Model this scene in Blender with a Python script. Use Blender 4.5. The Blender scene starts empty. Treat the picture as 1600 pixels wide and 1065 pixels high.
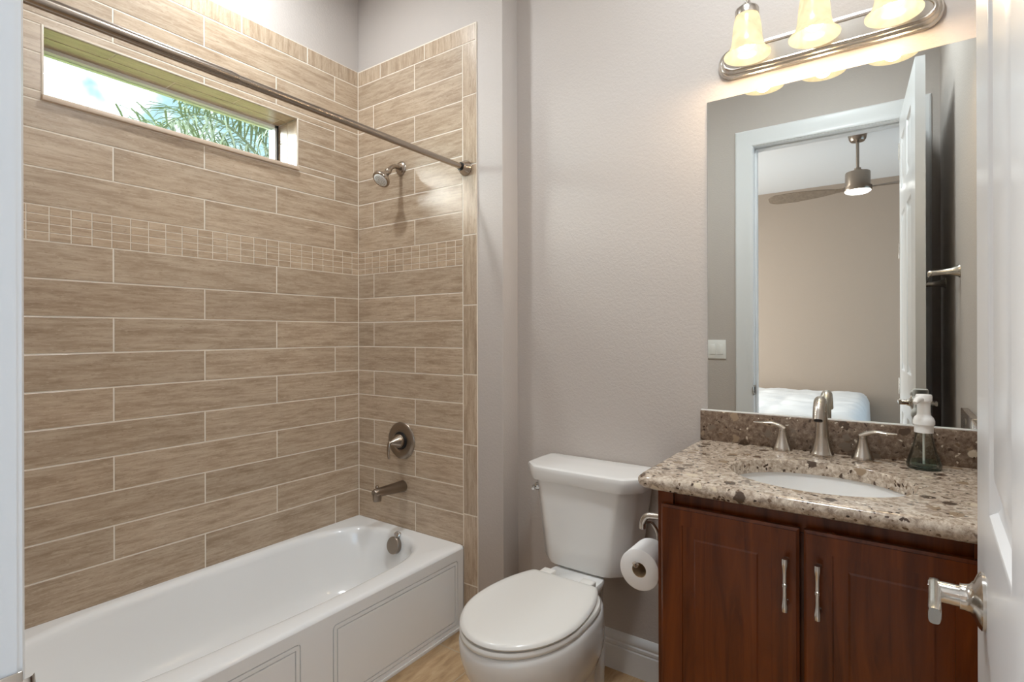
import bpy, bmesh, math, random
from mathutils import Vector, Matrix, noise as mnoise
random.seed(7)
PI = math.pi
sc = bpy.context.scene
C = sc.collection

# ------------------------------------------------------------------ camera
F_PX, YAW, ROLL = 837.0, 0.6115, -0.0026
cam_d = bpy.data.cameras.new('camera'); cam = bpy.data.objects.new('camera', cam_d); C.objects.link(cam)
cam_d.sensor_fit = 'HORIZONTAL'; cam_d.sensor_width = 36.0; cam_d.lens = 36.0 * F_PX / 1600.0
cam_d.shift_y = -10.6 / 1600.0; cam_d.clip_start = 0.01; cam_d.clip_end = 200
fw = Vector((-math.sin(YAW), math.cos(YAW), 0)); rt = Vector((math.cos(YAW), math.sin(YAW), 0)); up = rt.cross(fw)
r2 = math.cos(ROLL) * rt + math.sin(ROLL) * up; u2 = -math.sin(ROLL) * rt + math.cos(ROLL) * up
M4 = Matrix((r2, u2, -fw)).transposed().to_4x4(); M4.translation = (0, 0, 1.287)
cam.matrix_world = M4
sc.camera = cam
# ------------------------------------------------------------------ view
sc.view_settings.view_transform = 'Standard'; sc.view_settings.look = 'None'
sc.view_settings.gamma = 1.0; sc.view_settings.use_curve_mapping = False
sc.view_settings.exposure = 0.42
cy = sc.cycles
cy.use_denoising = True; cy.max_bounces = 10; cy.diffuse_bounces = 6; cy.glossy_bounces = 6
cy.transparent_max_bounces = 12; cy.transmission_bounces = 8; cy.sample_clamp_indirect = 6.0
cy.caustics_reflective = False; cy.caustics_refractive = False

# ------------------------------------------------------------------ world, sun, lamps
W = bpy.data.worlds.new('sky'); sc.world = W; W.use_nodes = True
nt = W.node_tree; nt.nodes.clear()
wo = nt.nodes.new('ShaderNodeOutputWorld'); bg = nt.nodes.new('ShaderNodeBackground')
tc = nt.nodes.new('ShaderNodeTexCoord'); nz = nt.nodes.new('ShaderNodeTexNoise'); cr = nt.nodes.new('ShaderNodeValToRGB')
nz.inputs['Scale'].default_value = 5.0; nz.inputs['Detail'].default_value = 5; nz.inputs['Roughness'].default_value = 0.55
cr.color_ramp.elements[0].position = 0.415; cr.color_ramp.elements[0].color = (0.15, 0.225, 0.27, 1)
cr.color_ramp.elements[1].position = 0.60; cr.color_ramp.elements[1].color = (1, 1, 1, 1)
nt.links.new(tc.outputs['Generated'], nz.inputs['Vector']); nt.links.new(nz.outputs['Fac'], cr.inputs['Fac'])
# bright lobe added to the unseen sky, strengthens transom light on the shower wall
nrm = nt.nodes.new('ShaderNodeVectorMath'); nrm.operation = 'NORMALIZE'; nt.links.new(tc.outputs['Generated'], nrm.inputs[0])
dt = nt.nodes.new('ShaderNodeVectorMath'); dt.operation = 'DOT_PRODUCT'; dt.inputs[1].default_value = Vector((-0.62, -0.73, 0.29)).normalized()
nt.links.new(nrm.outputs[0], dt.inputs[0])
mx0 = nt.nodes.new('ShaderNodeMath'); mx0.operation = 'MAXIMUM'; mx0.inputs[1].default_value = 0.0; nt.links.new(dt.outputs['Value'], mx0.inputs[0])
pw = nt.nodes.new('ShaderNodeMath'); pw.operation = 'POWER'; pw.inputs[1].default_value = 18.0; nt.links.new(mx0.outputs[0], pw.inputs[0])
ml = nt.nodes.new('ShaderNodeMath'); ml.operation = 'MULTIPLY_ADD'; ml.inputs[1].default_value = 190.0; ml.inputs[2].default_value = 3.4; nt.links.new(pw.outputs[0], ml.inputs[0])
nt.links.new(ml.outputs[0], bg.inputs['Strength'])
nt.links.new(cr.outputs['Color'], bg.inputs['Color'])
nt.links.new(bg.outputs[0], wo.inputs['Surface'])

def lamp(name, kind, loc, energy, color, rot=(0, 0, 0), **kw):
    d = bpy.data.lights.new(name, kind); d.energy = energy; d.color = color
    for k, v in kw.items():
        setattr(d, k, v)
    o = bpy.data.objects.new(name, d); o.location = loc; o.rotation_euler = rot; C.objects.link(o)
    return o
lamp('sun', 'SUN', (0, 0, 6), 3.0, (1, 0.96, 0.88), (math.radians(35), math.radians(30), 0), angle=0.01)
lamp('bathroom_fill_light', 'AREA', (-0.28, 1.12, 3.03), 15.5, (0.90, 0.965, 1.0), shape='DISK', size=0.30)  # unseen soft fill added overhead, no fitting behind it
lamp('shower_ceiling_lamp', 'AREA', (-1.87, 1.03, 3.03), 12, (0.90, 0.955, 0.98), shape='DISK', size=0.13)
prt = lamp('transom_sky_portal', 'AREA', (-2.38, 1.0035, 2.173), 1, (1, 1, 1), (0, -PI / 2, 0), shape='RECTANGLE', size=0.21, size_y=0.88)
prt.data.cycles.is_portal = True
lamp('bedroom_left_fill_light', 'AREA', (-3.3, -1.7, 1.40), 78, (0.96, 0.98, 1.0), (0, -PI / 2, 0), shape='RECTANGLE', size=1.5, size_y=1.8)  # added unseen light, no window there; brightens bedroom without hitting the jamb
lamp('bedroom_window_daylight', 'AREA', (1.85, -1.7, 1.40), 21, (0.45, 0.73, 1.0), (0, PI / 2, 0), shape='RECTANGLE', size=1.5, size_y=1.8)
lamp('bedroom_ceiling_lamp', 'AREA', (-2.3, -1.3, 3.03), 22, (1.0, 0.97, 0.93), shape='DISK', size=0.4)

# ------------------------------------------------------------------ material helpers
def srgb(r, g, b):
    f = lambda v: (v / 255 / 12.92) if v / 255 <= 0.04045 else ((v / 255 + 0.055) / 1.055) ** 2.4
    return (f(r), f(g), f(b), 1)
class NT:
    def __init__(s, name):
        s.m = bpy.data.materials.new(name); s.m.use_nodes = True; s.t = s.m.node_tree; s.t.nodes.clear()
        s.out = s.t.nodes.new('ShaderNodeOutputMaterial')
    def n(s, typ, ins=None, **kw):
        nd = s.t.nodes.new('ShaderNode' + typ)
        for k, v in kw.items(): setattr(nd, k, v)
        for k, v in (ins or {}).items():
            if isinstance(v, bpy.types.NodeSocket): s.t.links.new(v, nd.inputs[k])
            else: nd.inputs[k].default_value = v
        return nd
    def ramp(s, fac, stops, interp='LINEAR'):
        nd = s.t.nodes.new('ShaderNodeValToRGB'); e = nd.color_ramp; e.interpolation = interp
        while len(e.elements) < len(stops): e.elements.new(0.5)
        for el, (p, c) in zip(e.elements, stops): el.position = p; el.color = c
        s.t.links.new(fac, nd.inputs['Fac']); return nd.outputs['Color']
    def mix(s, fac, a, b, blend='MIX'):
        nd = s.n('Mix', data_type='RGBA', blend_type=blend)
        for i, v in ((0, fac), (6, a), (7, b)):
            if isinstance(v, bpy.types.NodeSocket): s.t.links.new(v, nd.inputs[i])
            else: nd.inputs[i].default_value = v
        return nd.outputs[2]
    def done(s, shader):
        s.t.links.new(shader, s.out.inputs['Surface']); return s.m
def plain(name, col, rough=0.5, metal=0.0, coat=0.0, spec=0.5, bump=None, **extra):
    k = NT(name)
    ins = {'Base Color': col, 'Roughness': rough, 'Metallic': metal, 'Coat Weight': coat, 'Specular IOR Level': spec}
    ins.update(extra)
    if bump:
        t = k.n('TexCoord'); nz = k.n('TexNoise', {'Vector': t.outputs['Object'], 'Scale': bump[0], 'Detail': 3.0})
        ins['Normal'] = k.n('Bump', {'Height': nz.outputs['Fac'], 'Strength': bump[1], 'Distance': bump[2]}).outputs[0]
    return k.done(k.n('BsdfPrincipled', ins).outputs[0])

def paint(name, col):
    k = NT(name); t = k.n('TexCoord')
    a = k.n('TexNoise', {'Vector': t.outputs['Object'], 'Scale': 120.0, 'Detail': 2.0})
    h = k.ramp(a.outputs['Fac'], [(0.42, (0, 0, 0, 1)), (0.6, (1, 1, 1, 1))])
    b = k.n('Bump', {'Height': h, 'Strength': 0.2, 'Distance': 0.0014})
    return k.done(k.n('BsdfPrincipled', {'Base Color': col, 'Roughness': 0.55, 'Normal': b.outputs[0], 'Specular IOR Level': 0.35}).outputs[0])
def brushed(name, col, rough):
    return plain(name, col, rough, 1.0)
def tile_mat(name, dark, mid, light, rough):
    k = NT(name); uv = k.n('UVMap')
    mp = k.n('Mapping', {'Vector': uv.outputs[0], 'Scale': (5.0, 40, 1)})
    a = k.n('TexNoise', {'Vector': mp.outputs[0], 'Scale': 1.0, 'Detail': 7.0, 'Roughness': 0.68, 'Distortion': 0.25})
    mp2 = k.n('Mapping', {'Vector': uv.outputs[0], 'Scale': (13, 120, 1)})
    b = k.n('TexNoise', {'Vector': mp2.outputs[0], 'Scale': 1.0, 'Detail': 5.0, 'Roughness': 0.65})
    c1 = k.ramp(a.outputs['Fac'], [(0.25, dark), (0.48, mid), (0.72, light)])
    f2 = k.ramp(b.outputs['Fac'], [(0.34, (0.55, 0.55, 0.55, 1)), (0.46, (0, 0, 0, 1))])
    c2 = k.mix(f2, c1, dark)
    f3 = k.ramp(b.outputs['Fac'], [(0.55, (0, 0, 0, 1)), (0.66, (0.7, 0.7, 0.7, 1))])
    c3 = k.mix(f3, c2, light)
    mp3 = k.n('Mapping', {'Vector': uv.outputs[0], 'Scale': (60, 210, 1)})
    g = k.n('TexNoise', {'Vector': mp3.outputs[0], 'Scale': 1.0, 'Detail': 2.0})
    f4 = k.ramp(g.outputs['Fac'], [(0.63, (0, 0, 0, 1)), (0.70, (0.6, 0.6, 0.6, 1))])
    c3 = k.mix(f4, c3, light)
    f5 = k.ramp(g.outputs['Fac'], [(0.30, (0.6, 0.6, 0.6, 1)), (0.37, (0, 0, 0, 1))])
    c3 = k.mix(f5, c3, dark)
    at = k.n('Attribute', attribute_name='tone')
    mr = k.n('MapRange', {'Value': at.outputs['Fac'], 'To Min': 0.93, 'To Max': 1.07})
    c4 = k.mix(1.0, c3, mr.outputs[0], 'MULTIPLY')
    bp = k.n('Bump', {'Height': b.outputs['Fac'], 'Strength': 0.12, 'Distance': 0.001})
    return k.done(k.n('BsdfPrincipled', {'Base Color': c4, 'Roughness': rough, 'Normal': bp.outputs[0], 'Specular IOR Level': 0.5}).outputs[0])
def granite(name, tones):
    k = NT(name); t = k.n('TexCoord')
    d = k.n('TexNoise', {'Vector': t.outputs['Object'], 'Scale': 55.0, 'Detail': 3.0})
    dv = k.n('VectorMath', {0: d.outputs['Color'], 1: (0.5, 0.5, 0.5)}, operation='SUBTRACT')
    ds = k.n('VectorMath', {0: dv.outputs[0], 'Scale': 0.022}, operation='SCALE')
    p = k.n('VectorMath', {0: t.outputs['Object'], 1: ds.outputs[0]}, operation='ADD').outputs[0]
    n1 = k.n('TexNoise', {'Vector': p, 'Scale': 70.0, 'Detail': 5.0, 'Roughness': 0.7})
    base = k.ramp(n1.outputs['Fac'], [(0.30, tones[0]), (0.45, tones[1]), (0.58, tones[2]), (0.74, tones[3])])
    v1 = k.n('TexVoronoi', {'Vector': p, 'Scale': 28.0}, voronoi_dimensions='3D')
    s1 = k.n('SeparateColor', {'Color': v1.outputs['Color']})
    chip = k.ramp(s1.outputs[0], [(0.0, srgb(84, 68, 56)), (0.08, srgb(122, 108, 94)), (0.16, srgb(150, 130, 108)), (0.24, srgb(208, 194, 172)), (0.32, srgb(140, 118, 96))], 'CONSTANT')
    rnd = k.ramp(s1.outputs[0], [(0.0, (1, 1, 1, 1)), (0.30, (0, 0, 0, 1))], 'CONSTANT')
    near = k.ramp(v1.outputs['Distance'], [(0.40, (1, 1, 1, 1)), (0.46, (0, 0, 0, 1))])
    m1 = k.mix(1.0, rnd, near, 'MULTIPLY')
    c1 = k.mix(m1, base, chip)
    v2 = k.n('TexVoronoi', {'Vector': p, 'Scale': 95.0})
    s2 = k.n('SeparateColor', {'Color': v2.outputs['Color']})
    rnd2 = k.ramp(s2.outputs[1], [(0.0, (1, 1, 1, 1)), (0.34, (0, 0, 0, 1))], 'CONSTANT')
    near2 = k.ramp(v2.outputs['Distance'], [(0.34, (1, 1, 1, 1)), (0.42, (0, 0, 0, 1))])
    m2 = k.mix(1.0, rnd2, near2, 'MULTIPLY')
    chip2 = k.ramp(s2.outputs[0], [(0.0, srgb(70, 54, 44)), (0.55, srgb(112, 92, 74)), (0.8, srgb(214, 202, 184))], 'CONSTANT')
    c2 = k.mix(m2, c1, chip2)
    return k.done(k.n('BsdfPrincipled', {'Base Color': c2, 'Roughness': 0.16, 'Specular IOR Level': 0.5}).outputs[0])
def wood(name, a, b, rough):
    k = NT(name); t = k.n('TexCoord')
    mp = k.n('Mapping', {'Vector': t.outputs['Object'], 'Scale': (26, 26, 2.2)})
    n = k.n('TexNoise', {'Vector': mp.outputs[0], 'Scale': 1.0, 'Detail': 6.0, 'Roughness': 0.6, 'Distortion': 0.8})
    c = k.ramp(n.outputs['Fac'], [(0.3, a), (0.7, b)])
    return k.done(k.n('BsdfPrincipled', {'Base Color': c, 'Roughness': rough, 'Specular IOR Level': 0.36, 'Coat Weight': 0.05, 'Coat Roughness': 0.2}).outputs[0])
def floor_tile(name):
    k = NT(name); t = k.n('TexCoord')
    mp = k.n('Mapping', {'Vector': t.outputs['Object'], 'Scale': (45, 9, 1)})
    n = k.n('TexNoise', {'Vector': mp.outputs[0], 'Scale': 1.0, 'Detail': 5.0, 'Roughness': 0.6, 'Distortion': 0.3})
    c = k.ramp(n.outputs['Fac'], [(0.3, srgb(156, 126, 92)), (0.5, srgb(180, 150, 114)), (0.7, srgb(196, 168, 132))])
    br = k.n('TexBrick', {'Vector': t.outputs['Object'], 'Color1': (1, 1, 1, 1), 'Color2': (0.9, 0.9, 0.9, 1), 'Mortar': (0, 0, 0, 1), 'Scale': 1.0,
                          'Mortar Size': 0.0025, 'Brick Width': 0.33, 'Row Height': 0.33}, offset=0.0)
    c2 = k.mix(br.outputs['Fac'], c, srgb(176, 160, 136))
    return k.done(k.n('BsdfPrincipled', {'Base Color': c2, 'Roughness': 0.4}).outputs[0])
def pane_mat(name):
    k = NT(name)
    f = k.n('Fresnel', {'IOR': 1.45})
    mx = k.n('MixShader', {0: f.outputs[0], 1: k.n('BsdfTransparent', {'Color': (0.97, 1.0, 0.98, 1)}).outputs[0], 2: k.n('BsdfGlossy', {'Roughness': 0.0}).outputs[0]})
    return k.done(mx.outputs[0])
def glow(name, col, strength, diff=None):
    k = NT(name)
    e = k.n('Emission', {'Color': col, 'Strength': strength})
    if diff is None: return k.done(e.outputs[0])
    t = k.n('TexCoord'); n = k.n('TexNoise', {'Vector': t.outputs['Object'], 'Scale': 14.0, 'Detail': 4.0, 'Distortion': 2.0})
    c = k.ramp(n.outputs['Fac'], [(0.35, (0.84, 0.80, 0.76, 1)), (0.65, (1, 1, 1, 1))])
    ec = k.mix(1.0, col, c, 'MULTIPLY'); k.t.links.new(ec, e.inputs['Color'])
    d = k.n('BsdfDiffuse', {'Color': diff}); tr = k.n('BsdfTranslucent', {'Color': diff})
    m = k.n('MixShader', {0: 0.6, 1: d.outputs[0], 2: tr.outputs[0]}); g = k.n('BsdfGlossy', {'Roughness': 0.2})
    m2 = k.n('MixShader', {0: 0.05, 1: m.outputs[0], 2: g.outputs[0]})
    return k.done(k.n('AddShader', {0: m2.outputs[0], 1: e.outputs[0]}).outputs[0])

M = {}
M['wall'] = paint('wall_paint', srgb(191, 183, 177))
M['bed_wall'] = paint('bedroom_wall_paint', srgb(174, 158, 143))
M['ceiling'] = plain('ceiling_paint', srgb(232, 232, 232), 0.8)
M['trim'] = plain('trim_paint', srgb(226, 228, 230), 0.3)
M['door'] = plain('door_paint', srgb(226, 228, 230), 0.28, bump=(60, 0.05, 0.001))
T_D, T_M, T_L = srgb(145, 122, 99), srgb(177, 156, 133), srgb(199, 181, 159)
M['tile'] = tile_mat('travertine_tile', T_D, T_M, T_L, 0.30)
M['mosaic'] = tile_mat('travertine_mosaic', srgb(150, 126, 102), srgb(180, 157, 132), srgb(198, 178, 154), 0.34)
M['grout'] = plain('grout', srgb(228, 219, 205), 0.8)
M['porcelain'] = plain('porcelain', (0.80, 0.80, 0.79, 1), 0.08, coat=0.3)
M['acrylic'] = plain('tub_acrylic', (0.82, 0.82, 0.815, 1), 0.13, coat=0.2)
M['seat'] = plain('seat_plastic', (0.78, 0.77, 0.74, 1), 0.2)
M['nickel'] = brushed('brushed_nickel', srgb(200, 193, 184), 0.26)
M['dark_nickel'] = brushed('aged_nickel', srgb(150, 138, 126), 0.30)
M['rod'] = brushed('rod_nickel', srgb(168, 156, 144), 0.24)
M['satin'] = brushed('satin_nickel', srgb(206, 202, 196), 0.16)
M['chrome'] = plain('chrome', srgb(205, 205, 205), 0.06, 1.0)
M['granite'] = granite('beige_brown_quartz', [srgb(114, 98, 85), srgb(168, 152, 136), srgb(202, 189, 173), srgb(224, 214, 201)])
M['granite_shaded'] = granite('shaded_brown_quartz', [srgb(78, 62, 50), srgb(112, 94, 80), srgb(136, 118, 102), srgb(176, 160, 142)])  # counter stone darkened: shade on the upright slabs put into the colour
M['cherry'] = wood('cherry_wood', srgb(72, 31, 7), srgb(118, 58, 18), 0.26)
M['dark'] = plain('dark_gap', srgb(24, 14, 10), 0.7)
M['black'] = plain('black_rubber', srgb(20, 20, 20), 0.5)
M['mirror'] = plain('mirror_silver', (0.78, 0.81, 0.785, 1), 0.0, 1.0)
M['mirror_edge'] = plain('mirror_edge', srgb(120, 130, 125), 0.2, 0.3)
M['white_plastic'] = plain('white_plastic', srgb(238, 238, 236), 0.3)
M['paper'] = plain('tissue_paper', srgb(240, 240, 240), 0.9, bump=(180, 0.2, 0.001))
M['card'] = plain('cardboard', srgb(190, 165, 132), 0.9)
M['floor'] = floor_tile('floor_tile')
M['pane'] = pane_mat('window_glass')
M['frame_white'] = plain('window_vinyl', srgb(226, 230, 230), 0.4)
M['sill'] = plain('sill_stone', srgb(206, 186, 166), 0.35, bump=(90, 0.1, 0.001))
M['edge'] = plain('edge_trim', srgb(214, 202, 186), 0.4)
M['shade'] = glow('alabaster_glass', (1.0, 0.81, 0.50, 1), 0.92, (0.07, 0.06, 0.045, 1))
M['bulb'] = glow('frosted_bulb', (1.0, 0.84, 0.58, 1), 9.0)
M['fan_lens'] = glow('fan_lens', (1.0, 0.98, 0.95, 1), 6.0)
M['blade'] = wood('fan_blade_wood', srgb(120, 104, 88), srgb(146, 128, 110), 0.5)
M['carpet'] = plain('carpet', srgb(182, 172, 160), 0.95, bump=(300, 0.4, 0.003))
M['linen'] = plain('white_cotton', srgb(238, 240, 242), 0.85, bump=(40, 0.12, 0.004))
M['grass'] = plain('lawn_grass', srgb(104, 112, 56), 0.9)
M['frond'] = plain('palm_leaf', srgb(104, 118, 98), 0.5)
M['bark'] = plain('palm_bark', srgb(120, 108, 94), 0.9, bump=(30, 0.5, 0.02))
kk = NT('clear_glass')
M['glass'] = kk.done(kk.n('MixShader', {0: kk.n('Math', {0: kk.n('LayerWeight', {'Blend': 0.2}).outputs['Fresnel'], 1: 0.8}, operation='MULTIPLY').outputs[0], 1: kk.n('BsdfTransparent', {'Color': (0.955, 0.975, 0.965, 1)}).outputs[0], 2: kk.n('BsdfGlossy', {'Roughness': 0.02}).outputs[0]}).outputs[0])
M['soap'] = plain('soap_pump_white', srgb(240, 240, 238), 0.35)
kk = NT('soap_liquid')
M['liquid'] = kk.done(kk.n('MixShader', {0: kk.n('Math', {0: kk.n('LayerWeight', {'Blend': 0.2}).outputs['Fresnel'], 1: 0.6}, operation='MULTIPLY').outputs[0], 1: kk.n('BsdfTransparent', {'Color': (0.74, 0.85, 0.83, 1)}).outputs[0], 2: kk.n('BsdfGlossy', {'Roughness': 0.02}).outputs[0]}).outputs[0])

# ------------------------------------------------------------------ mesh helpers
def V(*a): return Vector(a)
def box(bm, x0, x1, y0, y1, z0, z1, bev=0.0, seg=2, mat4=None):
    b = bmesh.new()
    bmesh.ops.create_cube(b, size=1.0)
    bmesh.ops.scale(b, vec=(x1 - x0, y1 - y0, z1 - z0), verts=b.verts)
    bmesh.ops.translate(b, vec=((x0 + x1) / 2, (y0 + y1) / 2, (z0 + z1) / 2), verts=b.verts)
    if bev: bmesh.ops.bevel(b, geom=list(b.edges), offset=bev, segments=seg, profile=0.5, affect='EDGES')
    if mat4 is not None: bmesh.ops.transform(b, matrix=mat4, verts=b.verts)
    join(bm, b)
def join(bm, b):
    mp = {v: bm.verts.new(v.co) for v in b.verts}
    for f in b.faces:
        try: bm.faces.new([mp[v] for v in f.verts])
        except ValueError: pass
    b.free()
def loft(bm, rings, cap0=True, cap1=True, closed=True):
    rv = [[bm.verts.new(p) for p in r] for r in rings]
    n = len(rv[0])
    for a, b in zip(rv, rv[1:]):
        for i in range(n if closed else n - 1):
            j = (i + 1) % n
            bm.faces.new((a[i], a[j], b[j], b[i]))
    if cap0: bm.faces.new(list(reversed(rv[0])))
    if cap1: bm.faces.new(rv[-1])
    return rv
def frame_of(d):
    d = d.normalized(); h = V(0, 0, 1) if abs(d.z) < 0.95 else V(1, 0, 0)
    a = d.cross(h).normalized(); return a, a.cross(d).normalized()
def lathe(bm, prof, origin=(0, 0, 0), axis=(0, 0, 1), n=32, cap=True):
    o = Vector(origin); ax = Vector(axis).normalized(); a, b = frame_of(ax)
    rings = [[o + ax * h + (a * math.cos(2 * PI * i / n) + b * math.sin(2 * PI * i / n)) * max(r, 1e-5) for i in range(n)] for r, h in prof]
    loft(bm, rings, cap, cap)
def tube(bm, pts, rad, n=16, squash=None, cap=True):
    pts = [Vector(p) for p in pts]
    if not isinstance(rad, (list, tuple)): rad = [rad] * len(pts)
    t0 = (pts[1] - pts[0]).normalized(); a, b = frame_of(t0); rings = []
    for i, p in enumerate(pts):
        t = ((pts[min(i + 1, len(pts) - 1)] - pts[i - 1]) if i else (pts[1] - pts[0])).normalized()
        a = (a - t * a.dot(t)).normalized(); b = t.cross(a).normalized()
        if i == 0: b = t.cross(a)
        r = rad[i]; ra, rb = (r, r) if not isinstance(r, (tuple, list)) else r
        rings.append([p + a * ra * math.cos(2 * PI * k / n) + b * rb * math.sin(2 * PI * k / n) for k in range(n)])
    loft(bm, rings, cap, cap)
def spline(pts, m=8, closed=False):
    pts = [Vector(p) for p in pts]; out = []; n = len(pts)
    for i in range(n if closed else n - 1):
        g = lambda k: pts[k % n] if closed else pts[max(0, min(n - 1, k))]
        p0, p1, p2, p3 = g(i - 1), g(i), g(i + 1), g(i + 2)
        for s in range(m):
            t = s / m
            out.append(0.5 * ((2 * p1) + (p2 - p0) * t + (2 * p0 - 5 * p1 + 4 * p2 - p3) * t * t + (3 * p1 - p0 - 3 * p2 + p3) * t ** 3))
    if not closed: out.append(pts[-1])
    return out
def interp(vals, m):
    out = []
    for a, b in zip(vals, vals[1:]):
        for s in range(m): out.append(a + (b - a) * s / m)
    return out + [vals[-1]]
def world_loc(o):
    v = Vector((0, 0, 0))
    while o is not None:
        v += o.location; o = o.parent
    return v
def obj(name, bm, mat, parent=None, smooth=40, mods=None, recalc=True):
    if recalc: bmesh.ops.recalc_face_normals(bm, faces=bm.faces)
    me = bpy.data.meshes.new(name)
    if parent is not None:
        bmesh.ops.translate(bm, vec=-world_loc(parent), verts=bm.verts)
    bm.to_mesh(me); bm.free()
    if smooth:
        me.shade_smooth(); me.set_sharp_from_angle(angle=math.radians(smooth))
    me.materials.append(mat)
    o = bpy.data.objects.new(name, me); C.objects.link(o)
    if parent is not None: o.parent = parent
    for f in (mods or []): f(o)
    return o
def subsurf(levels):
    def f(o):
        m = o.modifiers.new('subdivision', 'SUBSURF'); m.levels = levels; m.render_levels = levels
    return f
def thing(name, label, cat, loc, group=None):
    o = bpy.data.objects.new(name, None); o.empty_display_size = 0.05; o.location = loc; C.objects.link(o)
    o['label'] = label; o['category'] = cat
    if group: o['group'] = group
    return o
def tag(o, label, cat, group=None):
    o['label'] = label; o['category'] = cat
    if group: o['group'] = group
    return o
def struct(name, bm, mat, parent=None, label=None, smooth=40):
    o = obj(name, bm, mat, parent, smooth)
    if parent is None: o['kind'] = 'structure'
    if label: o['label'] = label
    return o
def BM(): return bmesh.new()
def rect_ring(O, U, Vv, N, w, h, inset, depth):
    return [O + U * x + Vv * y + N * depth for x, y in ((inset, inset), (w - inset, inset), (w - inset, h - inset), (inset, h - inset))]
def panel_slab(bm, O, U, Vv, N, w, h, thick, panels, steps, both=False, edge=0.0):
    """a slab w x h (front face at O, outward N) with stepped panels (u0,u1,v0,v1) let into it"""
    us = sorted({0.0, w} | {p[0] for p in panels} | {p[1] for p in panels}); vs = sorted({0.0, h} | {p[2] for p in panels} | {p[3] for p in panels})
    def face(O, N, flip):
        for a, b in zip(us, us[1:]):
            for c, d in zip(vs, vs[1:]):
                P = next((p for p in panels if p[0] <= a + 1e-6 and p[1] >= b - 1e-6 and p[2] <= c + 1e-6 and p[3] >= d - 1e-6), None)
                if P is None:
                    q = [O + U * x + Vv * y for x, y in ((a, c), (b, c), (b, d), (a, d))]
                    bm.faces.new([bm.verts.new(p) for p in q])
        for (a, b, c, d) in panels:
            o2 = O + U * a + Vv * c
            loft(bm, [rect_ring(o2, U, Vv, N, b - a, d - c, i, dp) for i, dp in steps], cap0=False, cap1=True)
    face(O, N, False)
    B = O - N * thick
    if both: face(B, -N, True)
    else: bm.faces.new([bm.verts.new(B + U * x + Vv * y) for x, y in ((0, 0), (w, 0), (w, h), (0, h))])
    loft(bm, [[O + U * x + Vv * y for x, y in ((0, 0), (w, 0), (w, h), (0, h))], [B + U * x + Vv * y for x, y in ((0, 0), (w, 0), (w, h), (0, h))]], False, False)
    bmesh.ops.remove_doubles(bm, verts=bm.verts, dist=1e-5)

# ------------------------------------------------------------------ layout (metres, floor z = 0)
LW, SW, MW, RW, DW = -2.231, 1.806, 1.9215, 0.234, 0.147
CEIL = 3.05
ROW = 0.122
ZMB, ZMT = 1.5927, 1.7057        # mosaic band
ZCAP, ZTOP = ZMT + 7 * ROW, 2.637
ALC = -1.317                     # outside corner of the shower wall
JX, JR, JZ = -0.700, 0.090, 2.478  # door opening
WY0, WY1, WZ0, WZ1 = 0.55, 1.457, 2.063, 2.283   # window opening

# ------------------------------------------------------------------ the setting
b = BM(); box(b, -2.45, 0.40, 0.04, 2.06, -0.1, 0.0); struct('floor', b, M['floor'])
b = BM(); box(b, -2.45, 0.40, 0.04, 2.06, CEIL, CEIL + 0.1); struct('ceiling', b, M['ceiling'])
b = BM()
for y0, y1, z0, z1 in ((0.04, WY0 - 0.008, 0, CEIL), (WY1 + 0.008, 2.06, 0, CEIL), (WY0 - 0.008, WY1 + 0.008, 0, WZ0 - 0.008), (WY0 - 0.008, WY1 + 0.008, WZ1 + 0.008, CEIL)):
    box(b, -2.45, LW - 0.008, y0, y1, z0, z1)
wall_left = struct('wall_left', b, M['wall'])
b = BM(); box(b, LW - 0.008, ALC, SW + 0.007, 2.06, 0, CEIL, 0.004); wall_shower = struct('wall_shower', b, M['wall'])
b = BM(); box(b, ALC, 0.40, MW, 2.06, 0, CEIL); struct('wall_back', b, M['wall'])
b = BM(); box(b, RW, 0.40, 0.04, MW, 0, CEIL); struct('wall_right', b, M['wall'])
b = BM(); box(b, -2.239, JX - 0.02, 0.04, DW, 0, CEIL); box(b, JR + 0.02, RW, 0.04, DW, 0, CEIL); box(b, JX - 0.02, JR + 0.02, 0.04, DW, JZ + 0.02, CEIL)
struct('wall_front', b, M['wall'])
b = BM(); box(b, LW - 0.008, -1.45, DW, 0.283, 0, CEIL); struct('wall_alcove', b, M['wall'])

# tile: every tile is its own raised face over the grout
def tile_bm():
    bm = BM(); return bm, bm.loops.layers.uv.new('UVMap'), bm.faces.layers.float.new('tone')
def tile(tb, O, U, Vv, N, u0, u1, v0, v1, gap=0.0050, depth=0.0012, turn=False):
    bm, uvl, tone = tb
    if u1 - u0 < gap * 2 or v1 - v0 < gap * 2: return
    g = gap / 2; r = random.random(); ou, ov = random.random() * 40, random.random() * 40
    def ring(i, d): return [(x, y, O + U * x + Vv * y + N * d) for x, y in ((u0 + i, v0 + i), (u1 - i, v0 + i), (u1 - i, v1 - i), (u0 + i, v1 - i))]
    rg = [ring(g, -depth), ring(g, -0.0007), ring(g + 0.0008, 0.0)]
    vs = [[bm.verts.new(p[2]) for p in q] for q in rg]
    fl = []
    for k in (0, 1):
        for i in range(4):
            j = (i + 1) % 4; fl.append((bm.faces.new((vs[k][i], vs[k][j], vs[k + 1][j], vs[k + 1][i])), [rg[k][i], rg[k][j], rg[k + 1][j], rg[k + 1][i]]))
    fl.append((bm.faces.new(vs[2]), rg[2]))
    for f, q in fl:
        f[tone] = r
        for l, p in zip(f.loops, q):
            l[uvl].uv = (p[1] + ou, p[0] + ov) if turn else (p[0] + ou, p[1] + ov)
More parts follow.
